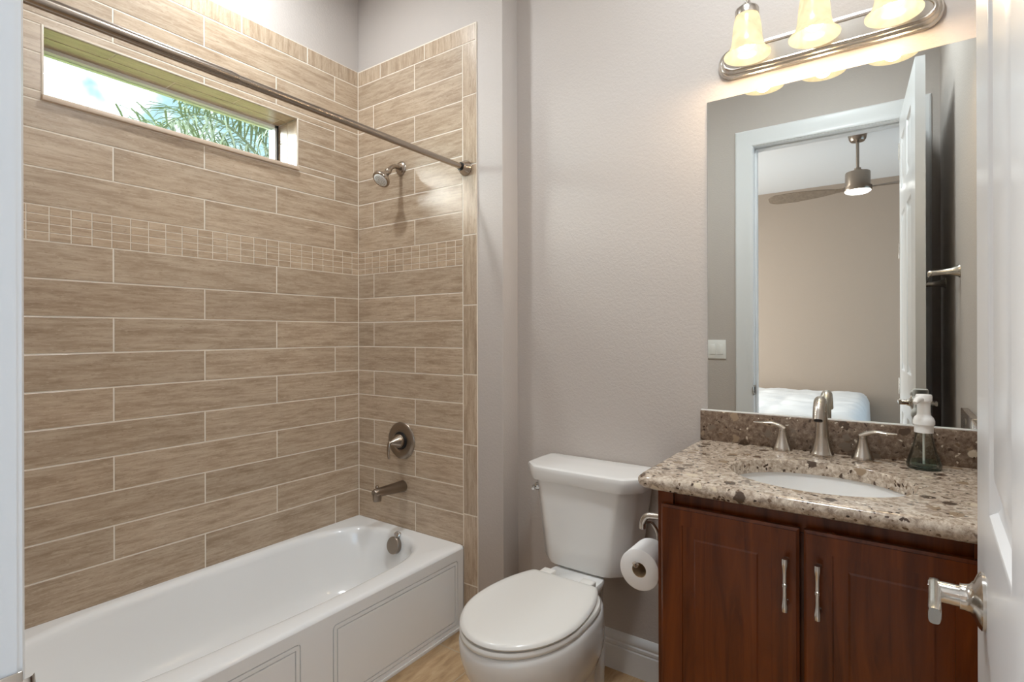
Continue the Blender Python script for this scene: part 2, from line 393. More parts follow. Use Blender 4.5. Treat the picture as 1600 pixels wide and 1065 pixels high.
def cut(rect, hole):
    u0, u1, v0, v1 = rect; a, b_, c, d = hole
    if u1 <= a or u0 >= b_ or v1 <= c or v0 >= d: return [rect]
    out = []
    if v0 < c: out.append((u0, u1, v0, c))
    if v1 > d: out.append((u0, u1, d, v1))
    m0, m1 = max(v0, c), min(v1, d)
    if u0 < a: out.append((u0, a, m0, m1))
    if u1 > b_: out.append((b_, u1, m0, m1))
    return out
def joints(a, b_, first, step):
    k = math.ceil((a - first) / step + 1e-6); out = [a]
    while first + k * step < b_ - 1e-6: out.append(first + k * step); k += 1
    return out + [b_]
X1, Y1, Z1 = V(1, 0, 0), V(0, 1, 0), V(0, 0, 1)
rows = [(ZMB - (k + 1) * ROW, ZMB - k * ROW, -k - 1) for k in range(10)] + [(ZMT + k * ROW, ZMT + (k + 1) * ROW, k) for k in range(7)]
Z_TUB = 0.355
tb = tile_bm(); O = V(LW, 0, 0); hole = (WY0 - 0.004, WY1 + 0.004, WZ0 - 0.020, WZ1 + 0.004)
YA = 0.288
for z0, z1, k in rows:
    even = (k % 2 != 0)          # joint phase
    z0 = Z_TUB if k == -10 else z0
    J = joints(YA, SW, 0.7394 + (0 if even else 0.3078), 0.6156)
    for a, c in zip(J, J[1:]):
        for q in cut((a, c, z0, z1), hole): tile(tb, O, Y1, Z1, X1, *q)
J = joints(YA, SW, 1.2, 0.312)
for a, c in zip(J, J[1:]): tile(tb, O, Y1, Z1, X1, a, c, ZCAP, ZTOP, turn=True)
tile_l = obj('tile_cladding', tb[0], M['tile'], wall_left, smooth=0)
tm = tile_bm(); cols = joints(YA, SW, 0.563, 0.0573); mh = (ZMT - ZMB) / 4
for a, c in zip(cols, cols[1:]):
    for r in range(4): tile(tm, O, Y1, Z1, X1, a, c, ZMB + r * mh, ZMB + (r + 1) * mh, gap=0.0027)
obj('mosaic_band', tm[0], M['mosaic'], wall_left, smooth=0)
b = BM()
for y0, y1, z0, z1 in ((YA, WY0, Z_TUB, ZTOP), (WY1, SW + 0.007, Z_TUB, ZTOP), (WY0, WY1, Z_TUB, WZ0 - 0.016), (WY0, WY1, WZ1, ZTOP)):
    box(b, LW - 0.008, LW - 0.0011, y0, y1, z0, z1)
obj('grout', b, M['grout'], wall_left, smooth=0)

tb = tile_bm(); O = V(0, SW, 0); XE = -1.5298
for z0, z1, k in rows:
    A = ((k % 2 != 0)); z0 = Z_TUB if k == -10 else z0
    xs = [LW, -2.113, XE] if A else [LW, -1.825, XE]
    for a, c in zip(xs, xs[1:]): tile(tb, O, X1, Z1, -Y1, a, c, z0, z1)
for a, c in ((LW, -2.063), (-2.063, -1.76), (-1.76, -1.455)): tile(tb, O, X1, Z1, -Y1, a, c, ZCAP, ZTOP - 0.003, turn=True)
zt = [0.0, 0.195, 0.499, 0.805, 1.112, 1.415, 1.721, 2.026, 2.329, ZCAP]
for a, c in zip(zt, zt[1:]): tile(tb, O, X1, Z1, -Y1, XE, -1.450, a, c, turn=True)
obj('tile_cladding', tb[0], M['tile'], wall_shower, smooth=0)
tm = tile_bm(); cols = joints(LW, XE, -2.180, 0.0552)
for a, c in zip(cols, cols[1:]):
    for r in range(4): tile(tm, O, X1, Z1, -Y1, a, c, ZMB + r * mh, ZMB + (r + 1) * mh, gap=0.0027)
obj('mosaic_band', tm[0], M['mosaic'], wall_shower, smooth=0)
b = BM(); box(b, LW - 0.007, XE, SW + 0.0011, SW + 0.0075, Z_TUB, ZTOP); box(b, XE, -1.4515, SW + 0.0011, SW + 0.0075, 0, ZTOP)
obj('grout', b, M['grout'], wall_shower, smooth=0)

# window with tiled reveal
XG = -2.385
b = BM()
fx0, fx1, fw_ = XG - 0.05, XG, 0.016
box(b, fx0, fx1, WY0, WY0 + fw_, WZ0, WZ1); box(b, fx0, fx1, WY1 - fw_, WY1, WZ0, WZ1)
box(b, fx0, fx1, WY0, WY1, WZ0, WZ0 + 0.008); box(b, fx0, fx1, WY0, WY1, WZ1 - 0.012, WZ1)
win = struct('window_1', b, M['frame_white'], label='narrow horizontal transom window in tiled wall above bathtub')
b = BM(); box(b, XG - 0.030, XG - 0.024, WY0 + fw_, WY1 - fw_, WZ0 + 0.008, WZ1 - 0.012); obj('window_pane', b, M['pane'], win, smooth=0)
b = BM()
box(b, XG, XG + 0.004, WY1 - 0.006, WY1, WZ0, WZ1)
obj('gasket', b, M['black'], win, smooth=0)
b = BM(); box(b, XG, LW + 0.012, WY0 - 0.006, WY1 + 0.006, WZ0 - 0.018, WZ0, 0.003); obj('window_sill', b, M['sill'], win)
b = BM()
e = 0.007
box(b, LW - 0.012, LW + 0.002, WY0 - e, WY0, WZ0, WZ1 + e, 0.0015); box(b, LW - 0.012, LW + 0.002, WY1, WY1 + e, WZ0, WZ1 + e, 0.0015)
box(b, LW - 0.012, LW + 0.002, WY0, WY1, WZ1, WZ1 + e, 0.0015); obj('edge_trim', b, M['edge'], win)
tb = tile_bm(); dpt = LW - XG
for k, (u0, u1) in enumerate(((0, dpt * 0.52), (dpt * 0.52, dpt))):
    J = joints(WY0, WY1, WY0 + (0.20 if k else 0.42), 0.45)
    for a, c in zip(J, J[1:]): tile(tb, V(XG, 0, WZ1 - 0.0005), Y1, X1, -Z1, a, c, u0, u1)
    for zz0, zz1 in ((WZ0, WZ0 + 0.13), (WZ0 + 0.13, WZ1)) if k == 0 else ((WZ0, WZ1),):
        tile(tb, V(XG, WY1 - 0.0005, 0), X1, Z1, -Y1, u0, u1, zz0, zz1); tile(tb, V(XG, WY0 + 0.0005, 0), X1, Z1, Y1, u0, u1, zz0, zz1)
obj('tile_cladding', tb[0], M['tile'], win, smooth=0)
b = BM()
box(b, XG, LW - 0.004, WY0 - 0.008, WY0 - 0.001, WZ0, WZ1); box(b, XG, LW - 0.004, WY1 + 0.001, WY1 + 0.008, WZ0, WZ1)
box(b, XG, LW - 0.004, WY0, WY1, WZ1 + 0.001, WZ1 + 0.008); obj('grout', b, M['grout'], win, smooth=0)

# baseboards
def baseboard(name, p0, p1, nrm, label):
    prof = [(0, 0), (0.014, 0), (0.014, 0.088), (0.011, 0.093), (0.0135, 0.098), (0.0135, 0.107), (0.010, 0.112), (0.012, 0.117), (0.012, 0.128), (0.007, 0.140), (0.003, 0.146), (0, 0.146)]
    p0, p1, nrm = Vector(p0), Vector(p1), Vector(nrm); bm = BM()
    loft(bm, [[p + nrm * d + Z1 * h for d, h in prof] for p in (p0, p1)])
    return struct(name, bm, M['trim'], label=label, smooth=25)
baseboard('baseboard_back', (ALC, MW, 0), (-0.498, MW, 0), (0, -1, 0), 'white baseboard on wall behind toilet')
baseboard('baseboard_shower', (-1.449, SW + 0.007, 0), (ALC, SW + 0.007, 0), (0, -1, 0), 'white baseboard beside tub tile')
baseboard('baseboard_right', (RW, DW, 0), (RW, 1.38, 0), (-1, 0, 0), 'white baseboard behind open door')

# door frame
b = BM()
box(b, JX - 0.02, JX, 0.034, DW + 0.004, 0, JZ + 0.02); box(b, JR, JR + 0.02, 0.034, DW + 0.004, 0, JZ + 0.02); box(b, JX, JR, 0.034, DW + 0.004, JZ, JZ + 0.02)
box(b, JX, JX + 0.010, 0.040, 0.100, 0, JZ, 0.002); box(b, JR - 0.010, JR, 0.040, 0.100, 0, JZ, 0.002); box(b, JX, JR, 0.040, 0.100, JZ - 0.010, JZ, 0.002)
jamb = struct('trim_1', b, M['trim'], label='white door jamb framing the bathroom doorway')
def casing(name, yface, s, lab):
    prof = [(0.004, 0), (0.004, 0.009), (0.010, 0.012), (0.018, 0.0125), (0.026, 0.011), (0.040, 0.013), (0.070, 0.0165), (0.086, 0.018), (0.098, 0.018), (0.106, 0.012), (0.108, 0)]
    bm = BM(); rings = []
    for (x, z, sx, sz) in ((JX, 0, -1, 0), (JX, JZ, -1, 1), (JR, JZ, 1, 1), (JR, 0, 1, 0)):
        rings.append([V(x + sx * w, yface + s * t, z + sz * w) for w, t in prof])
    loft(bm, rings); return struct(name, bm, M['trim'], label=lab, smooth=25)
casing('trim_2', DW, 1, 'white casing around the doorway, bathroom side')
casing('trim_3', 0.04, -1, 'white casing around the doorway, bedroom side')
b = BM(); box(b, JX, JX + 0.0025, 0.100, 0.155, 0.895, 0.957, 0.001)
tube(b, spline([(JX + 0.001, 0.150, 0.926), (JX + 0.002, 0.157, 0.926), (JX + 0.0005, 0.162, 0.926), (JX - 0.004, 0.165, 0.926)], 4), [(0.0013, 0.022)] * 13, 12)
sp = obj('strike_plate', b, M['nickel'], jamb); sp['label'] = 'brushed metal strike plate'
b = BM(); box(b, JX + 0.0023, JX + 0.0028, 0.112, 0.138, 0.908, 0.944); obj('latch_hole', b, M['black'], sp, smooth=0)

# door leaf (hinged on the right jamb, swung into the bathroom)
HX, HY = 0.056, 0.165
ang = math.atan2(0.0425, 0.785)
Ud = V(math.sin(ang), math.cos(ang), 0); Nd = V(-math.cos(ang), math.sin(ang), 0)
LEAF = 0.785; th = 0.036
b = BM(); O = V(HX, HY, 0.012)
pn = [(u0, u1, v0, v1) for u0, u1 in ((0.085, 0.297), (0.386, 0.608)) for v0, v1 in ((0.22, 0.86), (1.075, 1.92), (2.05, 2.33))]
panel_slab(b, O, Ud, Z1, Nd, LEAF, 2.463, th, pn, [(0, 0), (0.003, -0.001), (0.009, -0.0075), (0.016, -0.010), (0.020, -0.010), (0.050, -0.002), (0.056, -0.001)], both=True)
door = struct('door_1', b, M['door'], label='white panel door standing open beside vanity', smooth=20)
door['category'] = 'door'
def lever(side, nm):
    n = Nd if side > 0 else -Nd
    base = O + Ud * 0.660 + Z1 * (0.975 - 0.012) - (Nd * th if side < 0 else V(0, 0, 0))
    bm = BM(); lathe(bm, [(0.001, 0), (0.0325, 0), (0.0325, 0.003), (0.0295, 0.006), (0.021, 0.0095), (0.0162, 0.0135), (0.0148, 0.018), (0.0148, 0.0225), (0.001, 0.0225)], base, n, 40)
    ro = obj('rosette', bm, M['satin'], door)
    bm = BM(); p = base + n * 0.021
    lathe(bm, [(0.001, 0), (0.0124, 0), (0.0120, 0.028), (0.0105, 0.031), (0.001, 0.031)], p, n, 28)
    c0 = p + n * 0.025
    secs = [(-0.012, 0.006, 0.0095), (-0.009, 0.0066, 0.0118), (0.0, 0.0066, 0.0122), (0.02, 0.0064, 0.0112), (0.05, 0.0064, 0.0100), (0.066, 0.0064, 0.0098), (0.072, 0.0055, 0.0088)]
    loft(bm, [[c0 - Ud * u - Z1 * (0.02 * u) + n * (a * math.copysign(abs(math.cos(q)) ** 0.6, math.cos(q))) + Z1 * (h * math.copysign(abs(math.sin(q)) ** 0.6, math.sin(q))) for q in [2 * PI * k / 24 for k in range(24)]] for u, a, h in secs])
    obj('lever_handle', bm, M['satin'], door)
lever(1, 'room'); lever(-1, 'wall')
b = BM()
for hz in (0.22, 0.95, 1.70, 2.25): lathe(b, [(0.001, 0), (0.006, 0), (0.006, 0.09), (0.001, 0.09)], (HX + 0.001, HY - 0.007, hz), (0, 0, 1), 12)
obj('hinge', b, M['satin'], door)

# ------------------------------------------------------------------ bedroom seen in the mirror
BX0, BX1, BY = -3.4, 1.95, -3.56
b = BM(); box(b, BX0 - 0.1, BX1 + 0.1, BY - 0.1, 0.04, -0.1, 0); struct('floor_bedroom', b, M['carpet'])
b = BM(); box(b, BX0 - 0.1, BX1 + 0.1, BY - 0.1, 0.04, CEIL, CEIL + 0.1); struct('ceiling_bedroom', b, M['ceiling'])
b = BM(); box(b, BX0, BX1, BY - 0.1, BY, 0, CEIL); struct('wall_bedroom', b, M['bed_wall'])
b = BM(); box(b, BX0 - 0.1, BX0, BY, 0.04, 0, CEIL); struct('wall_bedroom_left', b, M['bed_wall'])
b = BM(); box(b, BX1, BX1 + 0.1, BY, 0.04, 0, CEIL); struct('wall_bedroom_right', b, M['bed_wall'])
b = BM(); box(b, BX0, -2.45, 0.04, 0.147, 0, CEIL); box(b, 0.40, BX1, 0.04, 0.147, 0, CEIL); struct('wall_bedroom_front', b, M['bed_wall'])

bed = thing('bed', 'bed with white quilted comforter seen through the doorway in the mirror', 'bed', (-1.2, -2.4, 0))
b = BM(); box(b, -2.15, -0.25, -3.45, -1.35, 0.30, 0.52, 0.05, 3); obj('mattress', b, M['linen'], bed)
b = BM(); box(b, -2.13, -0.27, -3.43, -1.37, 0.12, 0.29, 0.01)
for x in (-2.08, -0.32):
    for y in (-3.38, -1.42): box(b, x - 0.03, x + 0.03, y - 0.03, y + 0.03, 0, 0.13)
obj('bed_base', b, M['dark'], bed)
b = BM(); nx, ny = 72, 72
gx = [-2.19 + 2.02 * i / nx for i in range(nx + 1)]; gy = [-3.50 + 2.30 * i / ny for i in range(ny + 1)]
def ctop(x, y):
    dx = min(x + 2.19, -0.17 - x); dy = min(y + 3.50, -1.20 - y); d = min(dx, dy)
    r = 0.11; drop = 0.0 if d >= r else r - math.sqrt(max(0, r * r - (r - d) ** 2))
    q = 0.016 * (abs(math.sin((x + 0.2) * PI / 0.34)) ** 0.5 * abs(math.sin((y + 1.2) * PI / 0.34)) ** 0.5)
    return 0.605 - drop + q + 0.016 * mnoise.noise(V(x * 5, y * 5, 0)) + 0.008 * mnoise.noise(V(x * 16, y * 16, 3))
gv = [[b.verts.new((x, y, ctop(x, y))) for y in gy] for x in gx]
for i in range(nx):
    for j in range(ny): b.faces.new((gv[i][j], gv[i + 1][j], gv[i + 1][j + 1], gv[i][j + 1]))
per = [gv[i][0] for i in range(nx)] + [gv[nx][j] for j in range(ny)] + [gv[i][ny] for i in range(nx, 0, -1)] + [gv[0][j] for j in range(ny, 0, -1)]
prev = per
for k in range(1, 7):
    ringv = []
    for q, v in enumerate(per):
        w = 0.012 * math.sin(q * 0.55) * k / 6
        c = Vector((-1.18, -2.35, 0)); d = (Vector((v.co.x, v.co.y, 0)) - c).normalized()
        ringv.append(b.verts.new((v.co.x + d.x * (w + 0.012 * k / 6), v.co.y + d.y * (w + 0.012 * k / 6), v.co.z - 0.06 * k)))
    for q in range(len(per)):
        r_ = (q + 1) % len(per); b.faces.new((prev[q], prev[r_], ringv[r_], ringv[q]))
    prev = ringv
obj('comforter', b, M['linen'], bed, smooth=80)

fan = thing('ceiling_fan', 'brushed nickel ceiling fan with lit lens, reflected in the mirror', 'ceiling fan', (-0.212, -1.757, 3.05))
fx, fy = -0.212, -1.757
b = BM(); lathe(b, [(0.001, 3.05), (0.072, 3.05), (0.072, 3.02), (0.064, 2.985), (0.054, 2.970), (0.001, 2.970)], (fx, fy, 0), n=32); obj('canopy', b, M['dark_nickel'], fan)
b = BM(); lathe(b, [(0.001, 2.985), (0.0125, 2.985), (0.0125, 2.70), (0.001, 2.70)], (fx, fy, 0), n=20); obj('downrod', b, M['dark_nickel'], fan)
b = BM(); lathe(b, [(0.001, 2.735), (0.026, 2.735), (0.026, 2.715), (0.046, 2.713), (0.046, 2.700), (0.092, 2.698), (0.095, 2.690), (0.095, 2.575), (0.108, 2.572), (0.108, 2.545), (0.103, 2.535), (0.001, 2.535)], (fx, fy, 0), n=48); obj('motor_housing', b, M['dark_nickel'], fan)
b = BM(); lathe(b, [(0.001, 2.540), (0.098, 2.540), (0.098, 2.530), (0.080, 2.518), (0.040, 2.511), (0.001, 2.509)], (fx, fy, 0), n=40); obj('light_lens', b, M['fan_lens'], fan)
for k in range(2):
    a = math.radians(184 + 180 * k); d = V(math.cos(a), math.sin(a), 0); s = V(-d.y, d.x, -0.42).normalized(); c = V(fx, fy, 2.560)
    pts = spline([c + d * 0.085, c + d * 0.16, c + d * 0.30, c + d * 0.50, c + d * 0.66, c + d * 0.72], 5); ww = interp([0.020, 0.026, 0.055, 0.075, 0.068, 0.030], 5)
    bm = BM(); loft(bm, [[p + s * w * u + Z1 * t for u, t in ((-1, -0.003), (-0.6, -0.004), (0.6, -0.004), (1, -0.003), (1, 0.003), (0.6, 0.004), (-0.6, 0.004), (-1, 0.003))] for p, w in zip(pts, ww)])
    obj('blade', bm, M['blade'], fan)

# ------------------------------------------------------------------ garden outside the transom
b = BM(); box(b, -30, -2.46, -18, 22, -0.25, -0.15); lawn = struct('ground', b, M['grass'], label='green lawn outside the window')
palm = thing('palm_tree', 'feathery green palm outside the narrow transom window', 'palm', (-6.5, 4.25, -0.15))
pc = V(-6.5, 4.25, 2.95)
b = BM(); tube(b, spline([(-6.5, 4.25, -0.15), (-6.48, 4.22, 1.2), (-6.5, 4.25, 2.95)], 8), interp([0.16, 0.12, 0.11], 8), 16); obj('trunk', b, M['bark'], palm)
def frond(az, rise, length, droop, nm):
    d = V(math.cos(az), math.sin(az), 0); s = V(-d.y, d.x, 0); bm = BM(); N_ = 44; pts = []
    for i in range(N_ + 1):
        t = i / N_; pts.append(pc + d * (length * t * (1 - 0.12 * t)) + Z1 * (rise * math.sin(min(t * 1.9, PI * 0.62)) - droop * t ** 2.6))
    tube(bm, pts, [0.020 * (1 - t / N_) + 0.004 for t in range(N_ + 1)], 6)
    for i in range(5, N_ + 1):
        t = i / N_; p = pts[i]; tg = (pts[min(i + 1, N_)] - pts[i - 1]).normalized(); L = 0.50 * math.sin(PI * min(1, 0.18 + 0.80 * t)) + 0.12
        for q in range(4):
            an = random.uniform(-1.1, 1.2) if q < 2 else random.uniform(PI - 1.2, PI + 1.1)
            out = (s * math.cos(an) + Z1 * math.sin(an)); dirv = (out + tg * random.uniform(0.5, 1.1)).normalized(); l = L * random.uniform(0.7, 1.1)
            side = dirv.cross(Z1).normalized() * 0.011
            q0 = p; q1 = p + dirv * l * 0.5; q2 = p + dirv * l * 0.85 - Z1 * 0.06 * l * 2; q3 = p + dirv * l * 0.95 - Z1 * 0.26 * l
            r_ = [[bm.verts.new(c - side * w), bm.verts.new(c + side * w)] for c, w in ((q0, 0.6), (q1, 1.0), (q2, 0.8), (q3, 0.15))]
            for A_, B_ in zip(r_, r_[1:]): bm.faces.new((A_[0], A_[1], B_[1], B_[0]))
    obj('frond', bm, M['frond'], palm, smooth=0)
for az, rise, ln, dr in ((-1.55, 0.85, 2.9, 0.85), (-1.25, 1.0, 2.4, 0.7), (-1.95, 0.95, 2.6, 0.8), (-0.6, 1.1, 2.0, 0.8), (0.3, 1.0, 2.1, 0.9), (1.2, 1.0, 2.2, 0.9), (2.2, 1.1, 2.2, 0.9), (-2.6, 1.1, 2.3, 0.8), (-1.45, 1.35, 1.7, 0.35)):
    frond(az, rise, ln, dr, '')

# ------------------------------------------------------------------ bathtub
tub = thing('bathtub', 'white alcove bathtub with panelled apron under the tiled wall', 'bathtub', (-1.88, 1.04, 0))
TX0, TX1, TY0, TY1, TZ = LW + 0.002, -1.530, 0.286, SW - 0.002, 0.360
ctl = [(-2.166, 1.566), (-2.094, 1.686), (-2.008, 1.733), (-1.900, 1.742), (-1.782, 1.725), (-1.700, 1.672), (-1.650, 1.589), (-1.626, 1.469), (-1.612, 1.162), (-1.622, 0.905),
       (-1.640, 0.64), (-1.690, 0.46), (-1.780, 0.385), (-1.900, 0.360), (-2.020, 0.385), (-2.120, 0.46), (-2.172, 0.60), (-2.193, 0.75), (-2.197, 0.90), (-2.197, 1.18), (-2.192, 1.42)]
outl = spline([(x, y, 0) for x, y in ctl], 6, True)
cc = V(-1.905, 1.05, 0); b = BM()
def inset_ring(d, z, endpull=0.0):
    n = len(outl); out = []
    for i, p in enumerate(outl):
        t = (outl[(i + 1) % n] - outl[i - 1]).normalized(); nrm = V(-t.y, t.x, 0)
        if nrm.dot(cc - p) < 0: nrm = -nrm
        q = p + nrm * d
        if q.y < 0.95: q.y += endpull * (0.95 - q.y) / 0.6
        out.append(V(q.x, q.y, z))
    return out
def outer_ring(d, z):
    out = []
    for p in outl:
        v = p - cc; k = min(abs(((TX1 - d if v.x > 0 else TX0) - cc.x) / v.x) if abs(v.x) > 1e-6 else 9, abs(((TY1 if v.y > 0 else TY0) - cc.y) / v.y) if abs(v.y) > 1e-6 else 9)
        out.append(V(cc.x + v.x * k, cc.y + v.y * k, z))
    for cx_, cy_ in ((TX0, TY0), (TX0, TY1), (TX1 - d, TY0), (TX1 - d, TY1)):
        q = min(out, key=lambda o: (o.x - cx_) ** 2 + (o.y - cy_) ** 2); q.x, q.y = cx_, cy_
    return out
rings = [outer_ring(0, 0.0), outer_ring(0.0, TZ - 0.014), outer_ring(0.004, TZ - 0.004), outer_ring(0.014, TZ)]
rings += [inset_ring(-0.020, TZ), inset_ring(-0.010, TZ - 0.001), inset_ring(-0.001, TZ - 0.005), inset_ring(0.006, TZ - 0.013), inset_ring(0.012, TZ - 0.03), inset_ring(0.030, 0.22, 0.06), inset_ring(0.050, 0.13, 0.13), inset_ring(0.075, 0.085, 0.17), inset_ring(0.110, 0.066, 0.20), inset_ring(0.16, 0.060, 0.22)]
loft(b, rings, cap0=False, cap1=True)
front = [f for f in b.faces if all(abs(v.co.x - TX1) < 1e-4 for v in f.verts) and all(v.co.z < TZ - 0.013 for v in f.verts)]
bmesh.ops.delete(b, geom=front, context='FACES')
obj('tub_shell', b, M['acrylic'], tub, smooth=55)
def rrect(y0, y1, z0, z1, i, x, r=0.014):
    pts = []
    for cx_, cz_, a0 in ((y1 - r, z1 - r, 0), (y0 + r, z1 - r, 90), (y0 + r, z0 + r, 180), (y1 - r, z0 + r, 270)):
        for k in range(5):
            a = math.radians(a0 + 22.5 * k); rad = max(r - i, 0.0008)
            d = r - rad
            e_ = i - d
            pts.append(V(x, cx_ + (rad - e_) * math.cos(a) if False else cx_ + rad * math.cos(a) - e_ * math.copysign(1, math.cos(math.radians(a0 + 45))), cz_ + rad * math.sin(a) - e_ * math.copysign(1, math.sin(math.radians(a0 + 45)))))
    return pts
def crect(y0, y1, z0, z1, x):
    return [V(x, y, z) for y, z in ((y1, z1), (y0, z1), (y0, z0), (y1, z0)) for k in range(5)]
b = BM(); zA = TZ - 0.014; yM = 1.068
for (c0_, c1_), (p0_, p1_) in (((TY0, yM), (0.352, 1.008)), ((yM, TY1), (1.128, 1.768))):
    g = [(0.0, 0), (0.0005, -0.007), (0.0035, -0.007), (0.0040, 0), (0.0165, 0), (0.0170, -0.007), (0.0200, -0.007), (0.0205, 0)]
    loft(b, [crect(c0_, c1_, 0.0, zA, TX1)] + [rrect(p0_, p1_, 0.030, 0.307, i, TX1 + d) for i, d in g], False, True)
bmesh.ops.remove_doubles(b, verts=b.verts, dist=1e-5)
bmesh.ops.dissolve_degenerate(b, dist=1e-5, edges=b.edges)
box(b, TX1 - 0.001, TX1 + 0.004, TY0, TY1, 0.0, 0.014, 0.0015)
obj('apron_panel', b, M['acrylic'], tub, smooth=30)
b = BM(); oax = V(0.0, -1, 0.22).normalized(); oc = V(-1.868, 1.722, 0.312)
lathe(b, [(0.001, -0.012), (0.027, -0.012), (0.029, 0.0), (0.038, 0.002), (0.0385, 0.020), (0.036, 0.0225), (0.001, 0.0225)], oc, oax, 40); obj('overflow_cover', b, M['dark_nickel'], tub)
b = BM(); lathe(b, [(0.001, -0.012), (0.0145, -0.012), (0.0150, 0.002), (0.011, 0.0045), (0.006, 0.003), (0.001, 0.003)], (-1.866, 1.728, 0.359), V(0.25, -0.9, 0.45), 28); obj('overflow_button', b, M['chrome'], tub)
b = BM(); lathe(b, [(0.001, -0.004), (0.034, -0.004), (0.034, 0.003), (0.028, 0.005), (0.001, 0.004)], (-1.89, 1.50, 0.060), (0, 0, 1), 32); obj('drain', b, M['dark_nickel'], tub)

# ------------------------------------------------------------------ shower fittings
t = thing('showerhead', 'brushed nickel shower head on bent arm from the tiled wall', 'shower head', (-1.914, SW, 2.086))
sx = -1.914
b = BM(); lathe(b, [(0.001, 0), (0.032, 0), (0.033, 0.003), (0.030, 0.008), (0.018, 0.013), (0.001, 0.013)], (sx, SW, 2.086), -Y1, 36); obj('wall_flange', b, M['rod'], t)
b = BM(); tube(b, spline([(sx, SW - 0.008, 2.086), (sx, SW - 0.035, 2.086), (sx, SW - 0.060, 2.076), (sx, SW - 0.080, 2.056)], 6), 0.0105, 16); obj('shower_arm', b, M['rod'], t)
b = BM(); hx = V(0, -0.66, -0.75).normalized(); ho = V(sx, SW - 0.076, 2.060)
lathe(b, [(0.001, 0), (0.013, 0), (0.0155, 0.008), (0.0155, 0.016), (0.013, 0.022), (0.015, 0.030), (0.021, 0.045), (0.034, 0.060), (0.041, 0.068), (0.0425, 0.074), (0.041, 0.080), (0.036, 0.081), (0.001, 0.079)], ho, hx, 40); head = obj('spray_head', b, M['rod'], t)
b = BM(); fo = ho + hx * 0.0795; lathe(b, [(0.001, 0), (0.033, 0), (0.033, 0.003), (0.030, 0.005), (0.001, 0.0055)], fo, hx, 36); fp = obj('spray_face', b, M['white_plastic'], head)
b = BM(); a_, b_ = frame_of(hx)
for rr_, n_ in ((0.0, 1), (0.009, 8), (0.017, 14), (0.025, 20)):
    for k in range(n_):
        c = fo + hx * 0.005 + a_ * rr_ * math.cos(2 * PI * k / n_) + b_ * rr_ * math.sin(2 * PI * k / n_)
        lathe(b, [(0.001, 0), (0.0018, 0), (0.0014, 0.002), (0.0005, 0.002)], c, hx, 8)
nzl = obj('nozzles', b, M['dark_nickel'], head); nzl['kind'] = 'stuff'

t = thing('shower_valve', 'round nickel tub valve with cone hub and drop lever', 'valve', (-1.915, SW, 0.778))
vo = V(-1.915, SW, 0.778)
b = BM(); lathe(b, [(0.001, 0), (0.087, 0), (0.088, 0.003), (0.084, 0.008), (0.070, 0.011), (0.052, 0.012), (0.050, 0.010), (0.001, 0.010)], vo, -Y1, 56); obj('escutcheon', b, M['dark_nickel'], t)
b = BM(); lathe(b, [(0.001, 0.008), (0.044, 0.008), (0.042, 0.014), (0.001, 0.014)], vo, -Y1, 40); obj('gasket_ring', b, M['black'], t)
b = BM(); lathe(b, [(0.001, 0.010), (0.034, 0.010), (0.034, 0.022), (0.030, 0.032), (0.012, 0.066), (0.0075, 0.074), (0.001, 0.075)], vo, -Y1, 40); obj('hub', b, M['rod'], t)
b = BM(); tube(b, spline([vo + V(0, -0.062, 0.004), vo + V(0, -0.076, 0.003), vo + V(0, -0.084, -0.012), vo + V(0, -0.086, -0.045), vo + V(0, -0.082, -0.075)], 6), [(0.0055, 0.0055)] * 7 + [(0.0085, 0.005)] * 12 + [(0.008, 0.004)] * 5 + [(0.004, 0.002)], 14); obj('lever_handle', b, M['rod'], t)

t = thing('tub_spout', 'nickel tub spout with diverter knob below the valve', 'spout', (-1.907, SW, 0.560))
so = V(-1.907, SW, 0.560)
b = BM()
pts = [so, so + V(0, -0.004, 0), so + V(0, -0.05, 0.002), so + V(0, -0.10, 0.004), so + V(0, -0.150, 0.006), so + V(0, -0.172, 0.006), so + V(0, -0.179, 0.005)]
tube(b, pts, [0.0265, 0.0275, 0.0255, 0.0230, 0.0205, 0.0200, 0.0165], 28)
lathe(b, [(0.001, 0.0), (0.0185, 0.0), (0.0200, 0.012), (0.0195, 0.036), (0.001, 0.036)], so + V(0, -0.160, -0.032), (0, 0, 1), 28); obj('spout_body', b, M['dark_nickel'], t)
b = BM(); lathe(b, [(0.001, 0), (0.004, 0), (0.004, 0.010), (0.0075, 0.012), (0.0075, 0.019), (0.005, 0.022), (0.001, 0.022)], so + V(0, -0.160, 0.017), (0, 0, 1), 20); obj('diverter_knob', b, M['rod'], t)

t = thing('curtain_rod', 'brushed nickel shower curtain rod across the tub alcove', 'curtain rod', (-1.510, 1.04, 2.013))
b = BM(); lathe(b, [(0.001, 0), (0.0155, 0), (0.0155, 0.516 - 0.02), (0.0135, 0.516), (0.001, 0.516)], (-1.510, 0.283, 2.013), Y1, 24); obj('outer_tube', b, M['rod'], t)
b = BM(); lathe(b, [(0.001, 0), (0.0125, 0), (0.0125, SW - 0.795), (0.001, SW - 0.795)], (-1.510, 0.793, 2.013), Y1, 24); obj('inner_tube', b, M['rod'], t)
for y, s in ((SW, -1), (0.283, 1)):
    b = BM(); lathe(b, [(0.001, 0), (0.033, 0), (0.0335, 0.004)] + [(0.032 - 0.0022 * k + (0.0018 if k % 2 else 0), 0.006 + 0.0045 * k) for k in range(6)] + [(0.0185, 0.036), (0.001, 0.036)], (-1.510, y, 2.013), (0, s, 0), 36)
    fl = obj('end_flange', b, M['rod'], t)
    b = BM(); lathe(b, [(0.001, 0.034), (0.017, 0.034), (0.017, 0.041), (0.001, 0.041)], (-1.510, y, 2.013), (0, s, 0), 24); obj('flange_collar', b, M['black'], fl)

